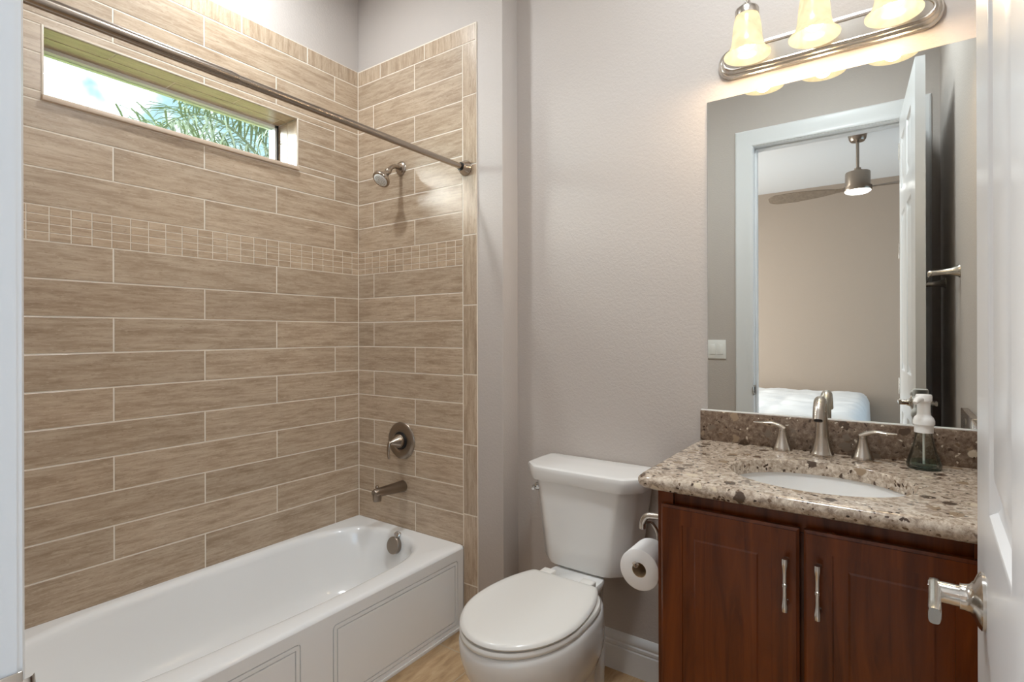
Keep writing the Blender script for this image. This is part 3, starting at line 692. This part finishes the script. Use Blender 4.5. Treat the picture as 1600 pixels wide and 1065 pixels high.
# ------------------------------------------------------------------ toilet
TC = -0.91
toi = thing('toilet', 'white two-piece toilet with closed lid between tub and vanity', 'toilet', (TC, 1.5, 0))
def egg(hw, yf, yb, ym, z, n=56, eb=2.6, ef=2.0):
    out = []
    for i in range(n):
        a = 2 * PI * i / n; c, s = math.cos(a), math.sin(a)
        e_ = eb if s > 0 else ef
        x = hw * math.copysign(abs(c) ** (2 / e_), c); y = ((yb - ym) if s > 0 else (ym - yf)) * math.copysign(abs(s) ** (2 / e_), s)
        out.append(V(TC + x, ym + y, z))
    return out
b = BM()
loft(b, [egg(0.118, 1.28, 1.76, 1.54, 0.0, eb=3.2, ef=2.4), egg(0.120, 1.275, 1.765, 1.54, 0.012, eb=3.2, ef=2.4), egg(0.117, 1.28, 1.76, 1.54, 0.028, eb=3.2, ef=2.4), egg(0.104, 1.31, 1.735, 1.54, 0.040, eb=3.2, ef=2.4), egg(0.100, 1.315, 1.73, 1.53, 0.10, eb=3.2, ef=2.4),
         egg(0.108, 1.30, 1.725, 1.50, 0.15, eb=3.0, ef=2.2), egg(0.135, 1.250, 1.725, 1.47, 0.205, eb=2.8), egg(0.163, 1.190, 1.72, 1.44, 0.26, eb=2.6), egg(0.180, 1.150, 1.70, 1.41, 0.315, eb=2.5), egg(0.187, 1.135, 1.68, 1.40, 0.36, eb=2.5),
         egg(0.188, 1.132, 1.68, 1.40, 0.395, eb=2.5), egg(0.185, 1.136, 1.675, 1.40, 0.410, eb=2.5), egg(0.178, 1.145, 1.665, 1.40, 0.415, eb=2.5), egg(0.10, 1.25, 1.58, 1.40, 0.415, eb=2.5)])
# rear shelf that carries the tank
def shelf(hw0, hw1, y0, y1, z):
    h = [(hw0 * 0.8, y0), (hw0, y0 + 0.05), (hw1, 1.690), (hw1 * 0.96, 1.715), (hw1 * 0.62, 1.795), (hw1 * 0.30, y1)]
    return [V(TC + x, y, z) for x, y in h] + [V(TC - x, y, z) for x, y in reversed(h)]
loft(b, [shelf(0.085, 0.070, 1.56, 1.86, 0.20), shelf(0.088, 0.072, 1.55, 1.87, 0.32), shelf(0.095, 0.082, 1.54, 1.885, 0.375), shelf(0.104, 0.100, 1.535, 1.89, 0.408), shelf(0.105, 0.104, 1.54, 1.89, 0.422), shelf(0.100, 0.100, 1.55, 1.888, 0.430)])
loft(b, [egg(0.095, 1.5, 1.80, 1.62, 0.04, eb=3), egg(0.10, 1.5, 1.80, 1.62, 0.2, eb=3), egg(0.095, 1.5, 1.79, 1.62, 0.32, eb=3)])
obj('bowl', b, M['porcelain'], toi, smooth=50)
b = BM(); loft(b, [egg(0.178, 1.140, 1.63, 1.39, 0.4155, eb=3), egg(0.183, 1.134, 1.635, 1.39, 0.420, eb=3), egg(0.184, 1.133, 1.636, 1.39, 0.428, eb=3), egg(0.180, 1.138, 1.632, 1.39, 0.4345, eb=3), egg(0.10, 1.25, 1.55, 1.39, 0.4345, eb=3)]); obj('seat', b, M['seat'], toi, smooth=50)
def lidring(d, z):
    r_ = egg(0.181 - d, 1.137 + d, 1.700 - d, 1.375, z, n=64, eb=2.0)
    for p in r_: p.y = min(p.y, 1.612 - d)
    return r_
b = BM(); loft(b, [lidring(0.010, 0.4365), lidring(0.003, 0.4385), lidring(0.0, 0.444), lidring(0.003, 0.4505), lidring(0.012, 0.4545), lidring(0.03, 0.456), lidring(0.12, 0.457)]); lid = obj('lid', b, M['seat'], toi, smooth=50)
for s in (-1, 1):
    b = BM(); box(b, TC + s * 0.078 - 0.024, TC + s * 0.078 + 0.024, 1.606, 1.645, 0.4315, 0.452, 0.005, 3); obj('hinge', b, M['seat'], toi)
def tankring(f, s, y0, ys, yb, z, ch=0.006):
    # half outline: front facet half width f, side half width s
    h = [(f * 0.5, y0 - 0.004), (f * 0.85, y0 - 0.0025), (f - 0.006, y0), (f + 0.003, y0 + 0.004), (s - 0.004, ys - 0.006), (s, ys + 0.012), (s + 0.002, (ys + yb) / 2), (s, yb - 0.012), (s - 0.012, yb)]
    return [V(TC + x, y, z) for x, y in h] + [V(TC - x, y, z) for x, y in reversed(h)]
b = BM()
loft(b, [tankring(0.105, 0.155, 1.722, 1.772, 1.885, 0.4325), tankring(0.115, 0.168, 1.712, 1.764, 1.892, 0.440), tankring(0.120, 0.172, 1.708, 1.760, 1.895, 0.455), tankring(0.126, 0.178, 1.706, 1.758, 1.897, 0.52), tankring(0.136, 0.188, 1.704, 1.757, 1.900, 0.60), tankring(0.148, 0.199, 1.702, 1.756, 1.904, 0.68), tankring(0.160, 0.208, 1.700, 1.755, 1.906, 0.748)])
obj('tank', b, M['porcelain'], toi, smooth=35)
b = BM()
loft(b, [tankring(0.166, 0.224, 1.694, 1.750, 1.908, 0.7445), tankring(0.174, 0.231, 1.688, 1.746, 1.912, 0.7455), tankring(0.1765, 0.2335, 1.6865, 1.744, 1.913, 0.749), tankring(0.1795, 0.237, 1.684, 1.742, 1.914, 0.778), tankring(0.1795, 0.237, 1.684, 1.742, 1.914, 0.787), tankring(0.1775, 0.235, 1.686, 1.744, 1.913, 0.793), tankring(0.172, 0.229, 1.691, 1.748, 1.910, 0.7965), tankring(0.164, 0.221, 1.698, 1.755, 1.904, 0.7975), tankring(0.05, 0.07, 1.79, 1.80, 1.83, 0.7985)])
obj('tank_lid', b, M['porcelain'], toi, smooth=35)
b = BM(); fn = V(-0.76, -0.65, 0).normalized(); fb = V(TC - 0.193, 1.737, 0.705)
lathe(b, [(0.001, -0.006), (0.015, -0.006), (0.015, 0.004), (0.008, 0.010), (0.001, 0.010)], fb, fn, 24)
tube(b, spline([fb + fn * 0.006, fb + fn * 0.012, fb + fn * 0.014 + V(0.010, -0.018, -0.004)], 5), [0.006] * 7 + [0.005] * 4, 12); fl = obj('flush_lever', b, M['chrome'], toi); fl['label'] = 'chrome flush lever'

# ------------------------------------------------------------------ vanity
VX0, VX1 = -0.497, RW - 0.001
van = thing('vanity_cabinet', 'dark cherry wood vanity cabinet with two raised panel doors', 'cabinet', (-0.13, 1.64, 0))
b = BM(); box(b, VX0, VX0 + 0.018, 1.385, MW - 0.001, 0, 0.882); box(b, VX1 - 0.018, VX1, 1.385, MW - 0.001, 0, 0.882); box(b, VX0, VX1, 1.385, MW - 0.001, 0.10, 0.118); box(b, VX0, VX1, 1.44, 1.458, 0, 0.10)
box(b, VX0, VX1, MW - 0.02, MW - 0.001, 0.1, 0.882); obj('carcass', b, M['cherry'], van, smooth=0)
b = BM()
box(b, VX0, VX0 + 0.04, 1.378, 1.397, 0.10, 0.882, 0.001); box(b, VX1 - 0.095, VX1, 1.378, 1.397, 0.10, 0.882, 0.001); box(b, -0.17, -0.15, 1.3875, 1.4005, 0.118, 0.830)
box(b, VX0 + 0.018, VX1 - 0.018, 1.3915, 1.4025, 0.830, 0.882); box(b, VX0 + 0.04, VX1 - 0.095, 1.3785, 1.3965, 0.10, 0.14); obj('face_frame', b, M['cherry'], van, smooth=0)
STEP = [(0, 0), (0.0025, -0.008), (0.006, -0.0105), (0.010, -0.0105), (0.030, -0.0025), (0.033, -0.001)]
for x0, x1, px in ((-0.484, -0.1645, -0.190), (-0.1555, 0.164, -0.126)):
    w, h = x1 - x0, 0.846 - 0.112; e = 0.006
    b = BM(); panel_slab(b, V(x0 + e, 1.358, 0.112 + e), X1, Z1, -Y1, w - 2 * e, h - 2 * e, 0.003, [(0.056 - e, w - 0.056 - e, 0.056 - e, h - 0.045 - e)], STEP)
    loft(b, [[V(x, 1.361, z) for x, z in ((x0 + e, 0.112 + e), (x1 - e, 0.112 + e), (x1 - e, 0.846 - e), (x0 + e, 0.846 - e))], [V(x, 1.365, z) for x, z in ((x0, 0.112), (x1, 0.112), (x1, 0.846), (x0, 0.846))], [V(x, 1.377, z) for x, z in ((x0, 0.112), (x1, 0.112), (x1, 0.846), (x0, 0.846))]], False, True)
    loft(b, [[V(x, 1.358, z) for x, z in ((x0 + e, 0.112 + e), (x1 - e, 0.112 + e), (x1 - e, 0.846 - e), (x0 + e, 0.846 - e))], [V(x, 1.361, z) for x, z in ((x0 + e, 0.112 + e), (x1 - e, 0.112 + e), (x1 - e, 0.846 - e), (x0 + e, 0.846 - e))]], False, False)
    d = obj('door', b, M['cherry'], van, smooth=0)
    b = BM(); cz, yb = 0.7235, 1.332
    lathe(b, [(0.001, -0.059), (0.0062, -0.059), (0.0068, -0.052), (0.0066, -0.045), (0.0052, -0.038), (0.0040, -0.022), (0.0043, -0.004), (0.0056, -0.003), (0.0056, -0.0005), (0.0045, 0), (0.0056, 0.0005), (0.0056, 0.003), (0.0043, 0.004), (0.0040, 0.022), (0.0052, 0.038), (0.0066, 0.045), (0.0068, 0.052), (0.0062, 0.059), (0.001, 0.059)], (px, yb, cz), (0, 0, 1), 20)
    for s in (-1, 1):
        tube(b, spline([(px, 1.358, cz + s * 0.048), (px, 1.346, cz + s * 0.048), (px, 1.334, cz + s * 0.046)], 4), [0.0075, 0.0065, 0.0055, 0.005, 0.0048, 0.0048, 0.0048, 0.0048, 0.0048], 14)
    obj('pull_handle', b, M['satin'], d)

# countertop with oval cut-out, rounded front and left edges
CX0, CX1, CY0, CY1, CT, CB = -0.545, RW - 0.001, 1.333, MW - 0.001, 0.920, 0.883
SX, SY, SA, SB = -0.150, 1.582, 0.207, 0.168
per = []
for i in range(32): per.append((CX0 + (CX1 - CX0) * i / 32, CY0))
for i in range(24): per.append((CX1, CY0 + (CY1 - CY0) * i / 24))
for i in range(32): per.append((CX1 - (CX1 - CX0) * i / 32, CY1))
for i in range(24): per.append((CX0, CY1 - (CY1 - CY0) * i / 24))
def cring(d, z):
    out = []
    for x, y in per:
        x2 = max(x, CX0 + d); y2 = max(y, CY0 + d); R_ = 0.03
        cx_, cy_ = CX0 + d + R_, CY0 + d + R_
        if x2 < cx_ and y2 < cy_:
            v = V(x2 - cx_, y2 - cy_, 0); v = v.normalized() * R_; x2, y2 = cx_ + v.x, cy_ + v.y
        out.append(V(x2, y2, z))
    return out
def ering(k, z):
    out = []
    for x, y in per:
        a = math.atan2((y - SY) / SB, (x - SX) / SA); out.append(V(SX + SA * k * math.cos(a), SY + SB * k * math.sin(a), z))
    return out
b = BM(); tt = (CT - CB) / 2; zc = (CT + CB) / 2
prof = [(tt - tt * math.sin(a) if False else tt * (1 - math.cos(a)), zc + tt * math.sin(a)) for a in [math.radians(x) for x in (90, 70, 50, 30, 10, -10, -30, -50, -70, -90)]]
rr_ = [ering(1.0, CB), ering(1.0, CT - 0.003), ering(1.012, CT)] + [cring(d, z) for d, z in prof] + [ering(1.0, CB)]
loft(b, rr_, False, False); bmesh.ops.remove_doubles(b, verts=b.verts, dist=1e-5)
ctop_o = obj('countertop', b, M['granite'], smooth=45); tag(ctop_o, 'speckled brown stone countertop with oval sink opening on the vanity', 'countertop')
b = BM(); box(b, -0.534, RW - 0.001, MW - 0.021, MW - 0.0005, CT, 1.021, 0.002); bs = tag(obj('backsplash', b, M['granite_shaded']), 'long speckled brown stone backsplash under the mirror', 'backsplash')
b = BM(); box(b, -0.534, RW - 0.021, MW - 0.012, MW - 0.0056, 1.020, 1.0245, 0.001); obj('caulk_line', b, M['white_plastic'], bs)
b = BM(); box(b, RW - 0.021, RW - 0.0005, 1.345, MW - 0.0215, CT, 1.021, 0.002); tag(obj('side_splash', b, M['granite_shaded']), 'short stone side splash along the wall behind the open door', 'backsplash')

sink = thing('sink', 'white oval undermount sink basin set in the countertop', 'sink', (SX, SY, 0.74))
def ell(k, z, n=48): return [V(SX + SA * k * math.cos(2 * PI * i / n), SY + SB * k * math.sin(2 * PI * i / n), z) for i in range(n)]
b = BM(); loft(b, [ell(1.055, 0.8825), ell(1.03, 0.8825), ell(1.02, 0.874), ell(0.985, 0.850), ell(0.93, 0.815), ell(0.83, 0.780), ell(0.66, 0.758), ell(0.42, 0.748), ell(0.14, 0.744)], False, True)
loft(b, [ell(1.055, 0.8825), ell(1.04, 0.86), ell(0.98, 0.79), ell(0.7, 0.745), ell(0.16, 0.732)], False, True)
obj('basin', b, M['porcelain'], sink, smooth=60)
b = BM(); lathe(b, [(0.001, 0.7435), (0.024, 0.7445), (0.024, 0.748), (0.018, 0.750), (0.001, 0.749)], (SX, SY, 0), n=24); obj('drain', b, M['nickel'], sink)

fau = thing('faucet', 'brushed nickel widespread bathroom faucet behind the sink', 'faucet', (-0.163, 1.857, CT))
b = BM(); fx, fy = -0.163, 1.857
pts = spline([(fx, fy, CT), (fx, fy, CT + 0.006), (fx, fy, CT + 0.022), (fx, fy, CT + 0.055), (fx, fy - 0.001, CT + 0.10), (fx, fy - 0.006, CT + 0.135), (fx, fy - 0.026, CT + 0.163), (fx, fy - 0.058, CT + 0.166), (fx, fy - 0.084, CT + 0.148), (fx, fy - 0.098, CT + 0.118)], 5)
rr2 = interp([0.032, 0.0325, 0.027, 0.0195, 0.0162, 0.0158, 0.0158, 0.0155, 0.0150, 0.0150], 5)
tube(b, pts, [(r, r) for r in rr2], 28); sp_o = obj('spout', b, M['nickel'], fau, smooth=60)
b = BM(); lathe(b, [(0.001, 0), (0.011, 0), (0.011, 0.003), (0.001, 0.003)], pts[-1], pts[-1] - pts[-2], 20); obj('aerator', b, M['dark'], sp_o)
for hx_, hy_, s in ((-0.272, 1.868, -1), (-0.060, 1.857, 1)):
    b = BM(); lathe(b, [(0.001, 0), (0.0285, 0), (0.029, 0.004), (0.026, 0.012), (0.019, 0.030), (0.0135, 0.050), (0.0118, 0.062), (0.001, 0.062)], (hx_, hy_, CT), n=32); hb = obj('handle', b, M['nickel'], fau)
    b = BM(); lathe(b, [(0.001, 0.062), (0.0122, 0.0625), (0.0122, 0.070), (0.001, 0.072)], (hx_, hy_, CT), n=28)
    pts = spline([(hx_ - s * 0.006, hy_, CT + 0.067), (hx_ + s * 0.010, hy_, CT + 0.077), (hx_ + s * 0.034, hy_ - 0.003, CT + 0.084), (hx_ + s * 0.060, hy_ - 0.006, CT + 0.083), (hx_ + s * 0.082, hy_ - 0.008, CT + 0.083)], 5)
    ra = interp([0.010, 0.0100, 0.0095, 0.0105, 0.004], 5); rb = interp([0.008, 0.0068, 0.0045, 0.0032, 0.0018], 5)
    tube(b, pts, list(zip(ra, rb)), 18); obj('lever', b, M['nickel'], hb, smooth=60)

soap = thing('soap_dispenser', 'clear glass soap dispenser with white pump on the countertop', 'soap dispenser', (0.080, 1.833, CT))
so = (0.080, 1.833, CT)
b = BM(); lathe(b, [(0.001, 0.0), (0.034, 0.0), (0.0385, 0.004), (0.0395, 0.012), (0.037, 0.022), (0.030, 0.045), (0.0235, 0.072), (0.0195, 0.092), (0.0185, 0.106), (0.0165, 0.106), (0.0175, 0.092), (0.0215, 0.072), (0.028, 0.045), (0.035, 0.022), (0.037, 0.012), (0.034, 0.007), (0.001, 0.007)], so, n=40); obj('bottle', b, M['glass'], soap, smooth=60)
b = BM(); lathe(b, [(0.001, 0.0075), (0.0335, 0.0075), (0.0362, 0.012), (0.0345, 0.0215), (0.001, 0.0215)], so, n=36); obj('soap', b, M['liquid'], soap, smooth=60)
b = BM(); lathe(b, [(0.001, 0.098), (0.0215, 0.098), (0.0215, 0.118), (0.0245, 0.120), (0.0245, 0.130), (0.021, 0.139), (0.0155, 0.145), (0.0150, 0.150), (0.0150, 0.182), (0.001, 0.182)], so, n=36); obj('pump_collar', b, M['soap'], soap)
b = BM(); lathe(b, [(0.001, 0.180), (0.0140, 0.180), (0.0185, 0.183), (0.0190, 0.196), (0.017, 0.2005), (0.001, 0.2005)], so, n=32)
nd = V(-0.45, -0.89, 0).normalized(); p0 = V(*so) + Z1 * 0.188
tube(b, [p0, p0 + nd * 0.022, p0 + nd * 0.036 - Z1 * 0.001, p0 + nd * 0.045 - Z1 * 0.008], [0.0085, 0.0085, 0.0075, 0.0055], 16); obj('pump_head', b, M['soap'], soap)
b = BM(); lathe(b, [(0.001, 0.012), (0.0028, 0.012), (0.0028, 0.10), (0.001, 0.10)], so, n=12); obj('dip_tube', b, M['white_plastic'], soap)

# ------------------------------------------------------------------ mirror and light bar
mir = thing('mirror', 'large frameless wall mirror above the vanity', 'mirror', (-0.14, MW, 1.022))
b = BM(); box(b, -0.512, RW - 0.002, MW - 0.0045, MW - 0.0008, 1.0225, 2.090); obj('backing', b, M['mirror_edge'], mir, smooth=0)
b = BM(); box(b, -0.5115, RW - 0.0025, MW - 0.0052, MW - 0.0046, 1.0230, 2.0895); obj('glass', b, M['mirror'], mir, smooth=0)

vl = thing('vanity_light', 'three-lamp brushed nickel vanity light bar above the mirror', 'light fixture', (-0.170, MW, 2.197))
lx0, lx1, lz = -0.473, 0.133, 2.197
def bar_ring(h, ins, d):
    """capsule-like outline, flat top and bottom, bowed ends with small shoulders"""
    hh = 0.0535 - ins; xL, xR = lx0 + ins, lx1 - ins; sh = 0.044; out = []
    for i in range(13):
        a = -PI / 2 + PI * i / 12; out.append(V(xR - sh + sh * math.cos(a), MW - d, lz + (hh - 0.002) * math.sin(a)))
    for i in range(1, 8): out.append(V(xR - sh - (xR - xL - 2 * sh) * i / 8, MW - d, lz + hh))
    for i in range(13):
        a = PI / 2 + PI * i / 12; out.append(V(xL + sh + sh * math.cos(a), MW - d, lz + (hh - 0.002) * math.sin(a)))
    for i in range(1, 8): out.append(V(xL + sh + (xR - xL - 2 * sh) * i / 8, MW - d, lz - hh))
    return out
b = BM(); loft(b, [bar_ring(0, i, d) for i, d in ((0.0, 0.0005), (0.0, 0.010), (0.002, 0.013), (0.006, 0.014), (0.008, 0.019), (0.011, 0.0225), (0.015, 0.0235), (0.017, 0.028), (0.021, 0.031), (0.024, 0.0305), (0.026, 0.0275))]); obj('back_plate', b, M['nickel'], vl, smooth=35)
for x in (-0.356, -0.1735, 0.0155):
    yS = 1.786
    b = BM(); lathe(b, [(0.001, 0.026), (0.018, 0.026), (0.018, 0.032), (0.010, 0.036), (0.001, 0.036)], (x, MW, 2.2120), -Y1, 24)
    tube(b, spline([(x, MW - 0.030, 2.2120), (x, MW - 0.055, 2.2180), (x, MW - 0.080, 2.2570), (x, MW - 0.095, 2.3020), (x, MW - 0.120, 2.3300), (x, yS - 0.004, 2.3240), (x, yS, 2.2970)], 6), 0.0062, 14); arm = obj('lamp_arm', b, M['nickel'], vl)
    b = BM(); lathe(b, [(0.001, 2.3140), (0.010, 2.3140), (0.016, 2.3080), (0.024, 2.3020), (0.033, 2.2950), (0.0345, 2.2920), (0.0345, 2.2740), (0.001, 2.2740)], (x, yS, 0), n=32); obj('shade_fitter', b, M['nickel'], arm)
    b = BM(); lathe(b, [(0.029, 2.278), (0.0325, 2.276), (0.0370, 2.262), (0.0405, 2.240), (0.0425, 2.216), (0.0440, 2.198), (0.0475, 2.182), (0.0540, 2.168), (0.0620, 2.1585), (0.0675, 2.1545), (0.0672, 2.1515), (0.0640, 2.1530), (0.0590, 2.1560), (0.0510, 2.1660), (0.0445, 2.181), (0.0410, 2.198), (0.0395, 2.216), (0.0375, 2.240), (0.034, 2.262), (0.027, 2.274)], (x, yS, 0), n=48)
    obj('glass_shade', b, M['shade'], arm, smooth=70)
    b = BM(); lathe(b, [(0.001, 2.1700), (0.010, 2.1720), (0.020, 2.1780), (0.026, 2.1880), (0.0275, 2.1990), (0.025, 2.2120), (0.017, 2.2260), (0.012, 2.2380), (0.012, 2.2740), (0.001, 2.2740)], (x, yS, 0), n=28); obj('bulb', b, M['bulb'], arm, smooth=70)
    lamp('vanity_bulb_lamp', 'POINT', (x, yS, 2.1600), 2.0, (1.0, 0.75, 0.48), shadow_soft_size=0.025).parent = None

# ------------------------------------------------------------------ paper holder and roll
ph = thing('toilet_paper_holder', 'brushed nickel paper holder on the side of the vanity', 'paper holder', (VX0, 1.53, 0.76))
b = BM(); lathe(b, [(0.001, 0), (0.026, 0), (0.026, 0.004), (0.020, 0.010), (0.012, 0.016), (0.001, 0.016)], (VX0, 1.53, 0.752), -X1, 28); obj('rosette', b, M['nickel'], ph)
b = BM(); tube(b, spline([(VX0 - 0.010, 1.53, 0.752), (VX0 - 0.050, 1.53, 0.752), (VX0 - 0.086, 1.53, 0.748), (VX0 - 0.100, 1.53, 0.730), (VX0 - 0.102, 1.53, 0.708)], 6), [(0.0095, 0.0095)] * 12 + [(0.0105, 0.0095)] * 13, 18); obj('post', b, M['nickel'], ph)
RX, RZ, RY0, RY1 = -0.566, 0.632, 1.418, 1.520
b = BM(); tube(b, spline([(VX0 - 0.092, 1.532, 0.728), (VX0 - 0.078, 1.545, 0.722), (VX0 - 0.062, 1.552, 0.690), (RX + 0.002, 1.548, RZ + 0.022), (RX - 0.003, 1.530, RZ + 0.0142), (RX - 0.003, 1.48, RZ + 0.0142), (RX - 0.003, 1.425, RZ + 0.0142), (RX - 0.005, 1.408, RZ + 0.014), (RX - 0.008, 1.402, RZ + 0.024)], 6), 0.0055, 14); obj('arm', b, M['nickel'], ph)
roll = thing('toilet_paper_roll', 'white toilet paper roll hanging beside the vanity', 'toilet paper', (RX, 1.47, RZ))
b = BM(); L_ = RY1 - RY0
lathe(b, [(0.0205, 0), (0.054, 0), (0.0565, 0.002), (0.0565, L_ - 0.002), (0.054, L_), (0.0205, L_), (0.0205, 0)], (RX, RY0, RZ), Y1, 48, False)
obj('paper', b, M['paper'], roll, smooth=50)
b = BM(); lathe(b, [(0.0195, 0.001), (0.0205, 0.001), (0.0205, L_ - 0.001), (0.0195, L_ - 0.001), (0.0195, 0.001)], (RX, RY0, RZ), Y1, 32, False); obj('core', b, M['card'], roll)

# ------------------------------------------------------------------ towel bar, switch
tw = thing('towel_bar', 'nickel towel bar behind the open door, seen in the mirror', 'towel bar', (RW, 0.78, 1.53))
for y in (1.100, 0.470):
    b = BM(); lathe(b, [(0.001, 0), (0.026, 0), (0.026, 0.003), (0.021, 0.010), (0.014, 0.028), (0.011, 0.060), (0.0105, 0.085), (0.012, 0.094), (0.009, 0.101), (0.001, 0.102)], (RW, y, 1.532), (-1, 0, -0.06), 28); obj('post', b, M['nickel'], tw)
b = BM(); lathe(b, [(0.001, 0), (0.0075, 0), (0.0075, 0.63), (0.001, 0.63)], (RW - 0.088, 0.470, 1.527), Y1, 18); obj('bar', b, M['nickel'], tw)

sw = thing('light_switch', 'white double rocker switch plate beside the doorway', 'light switch', (-0.925, DW, 1.184))
b = BM(); box(b, -0.985, -0.868, DW, DW + 0.006, 1.122, 1.246, 0.002); obj('plate', b, M['white_plastic'], sw)
for x in (-0.951, -0.903):
    b = BM(); box(b, x - 0.0165, x + 0.0165, DW + 0.005, DW + 0.009, 1.151, 1.217, 0.0015)
    rk = obj('rocker', b, M['white_plastic'], sw)
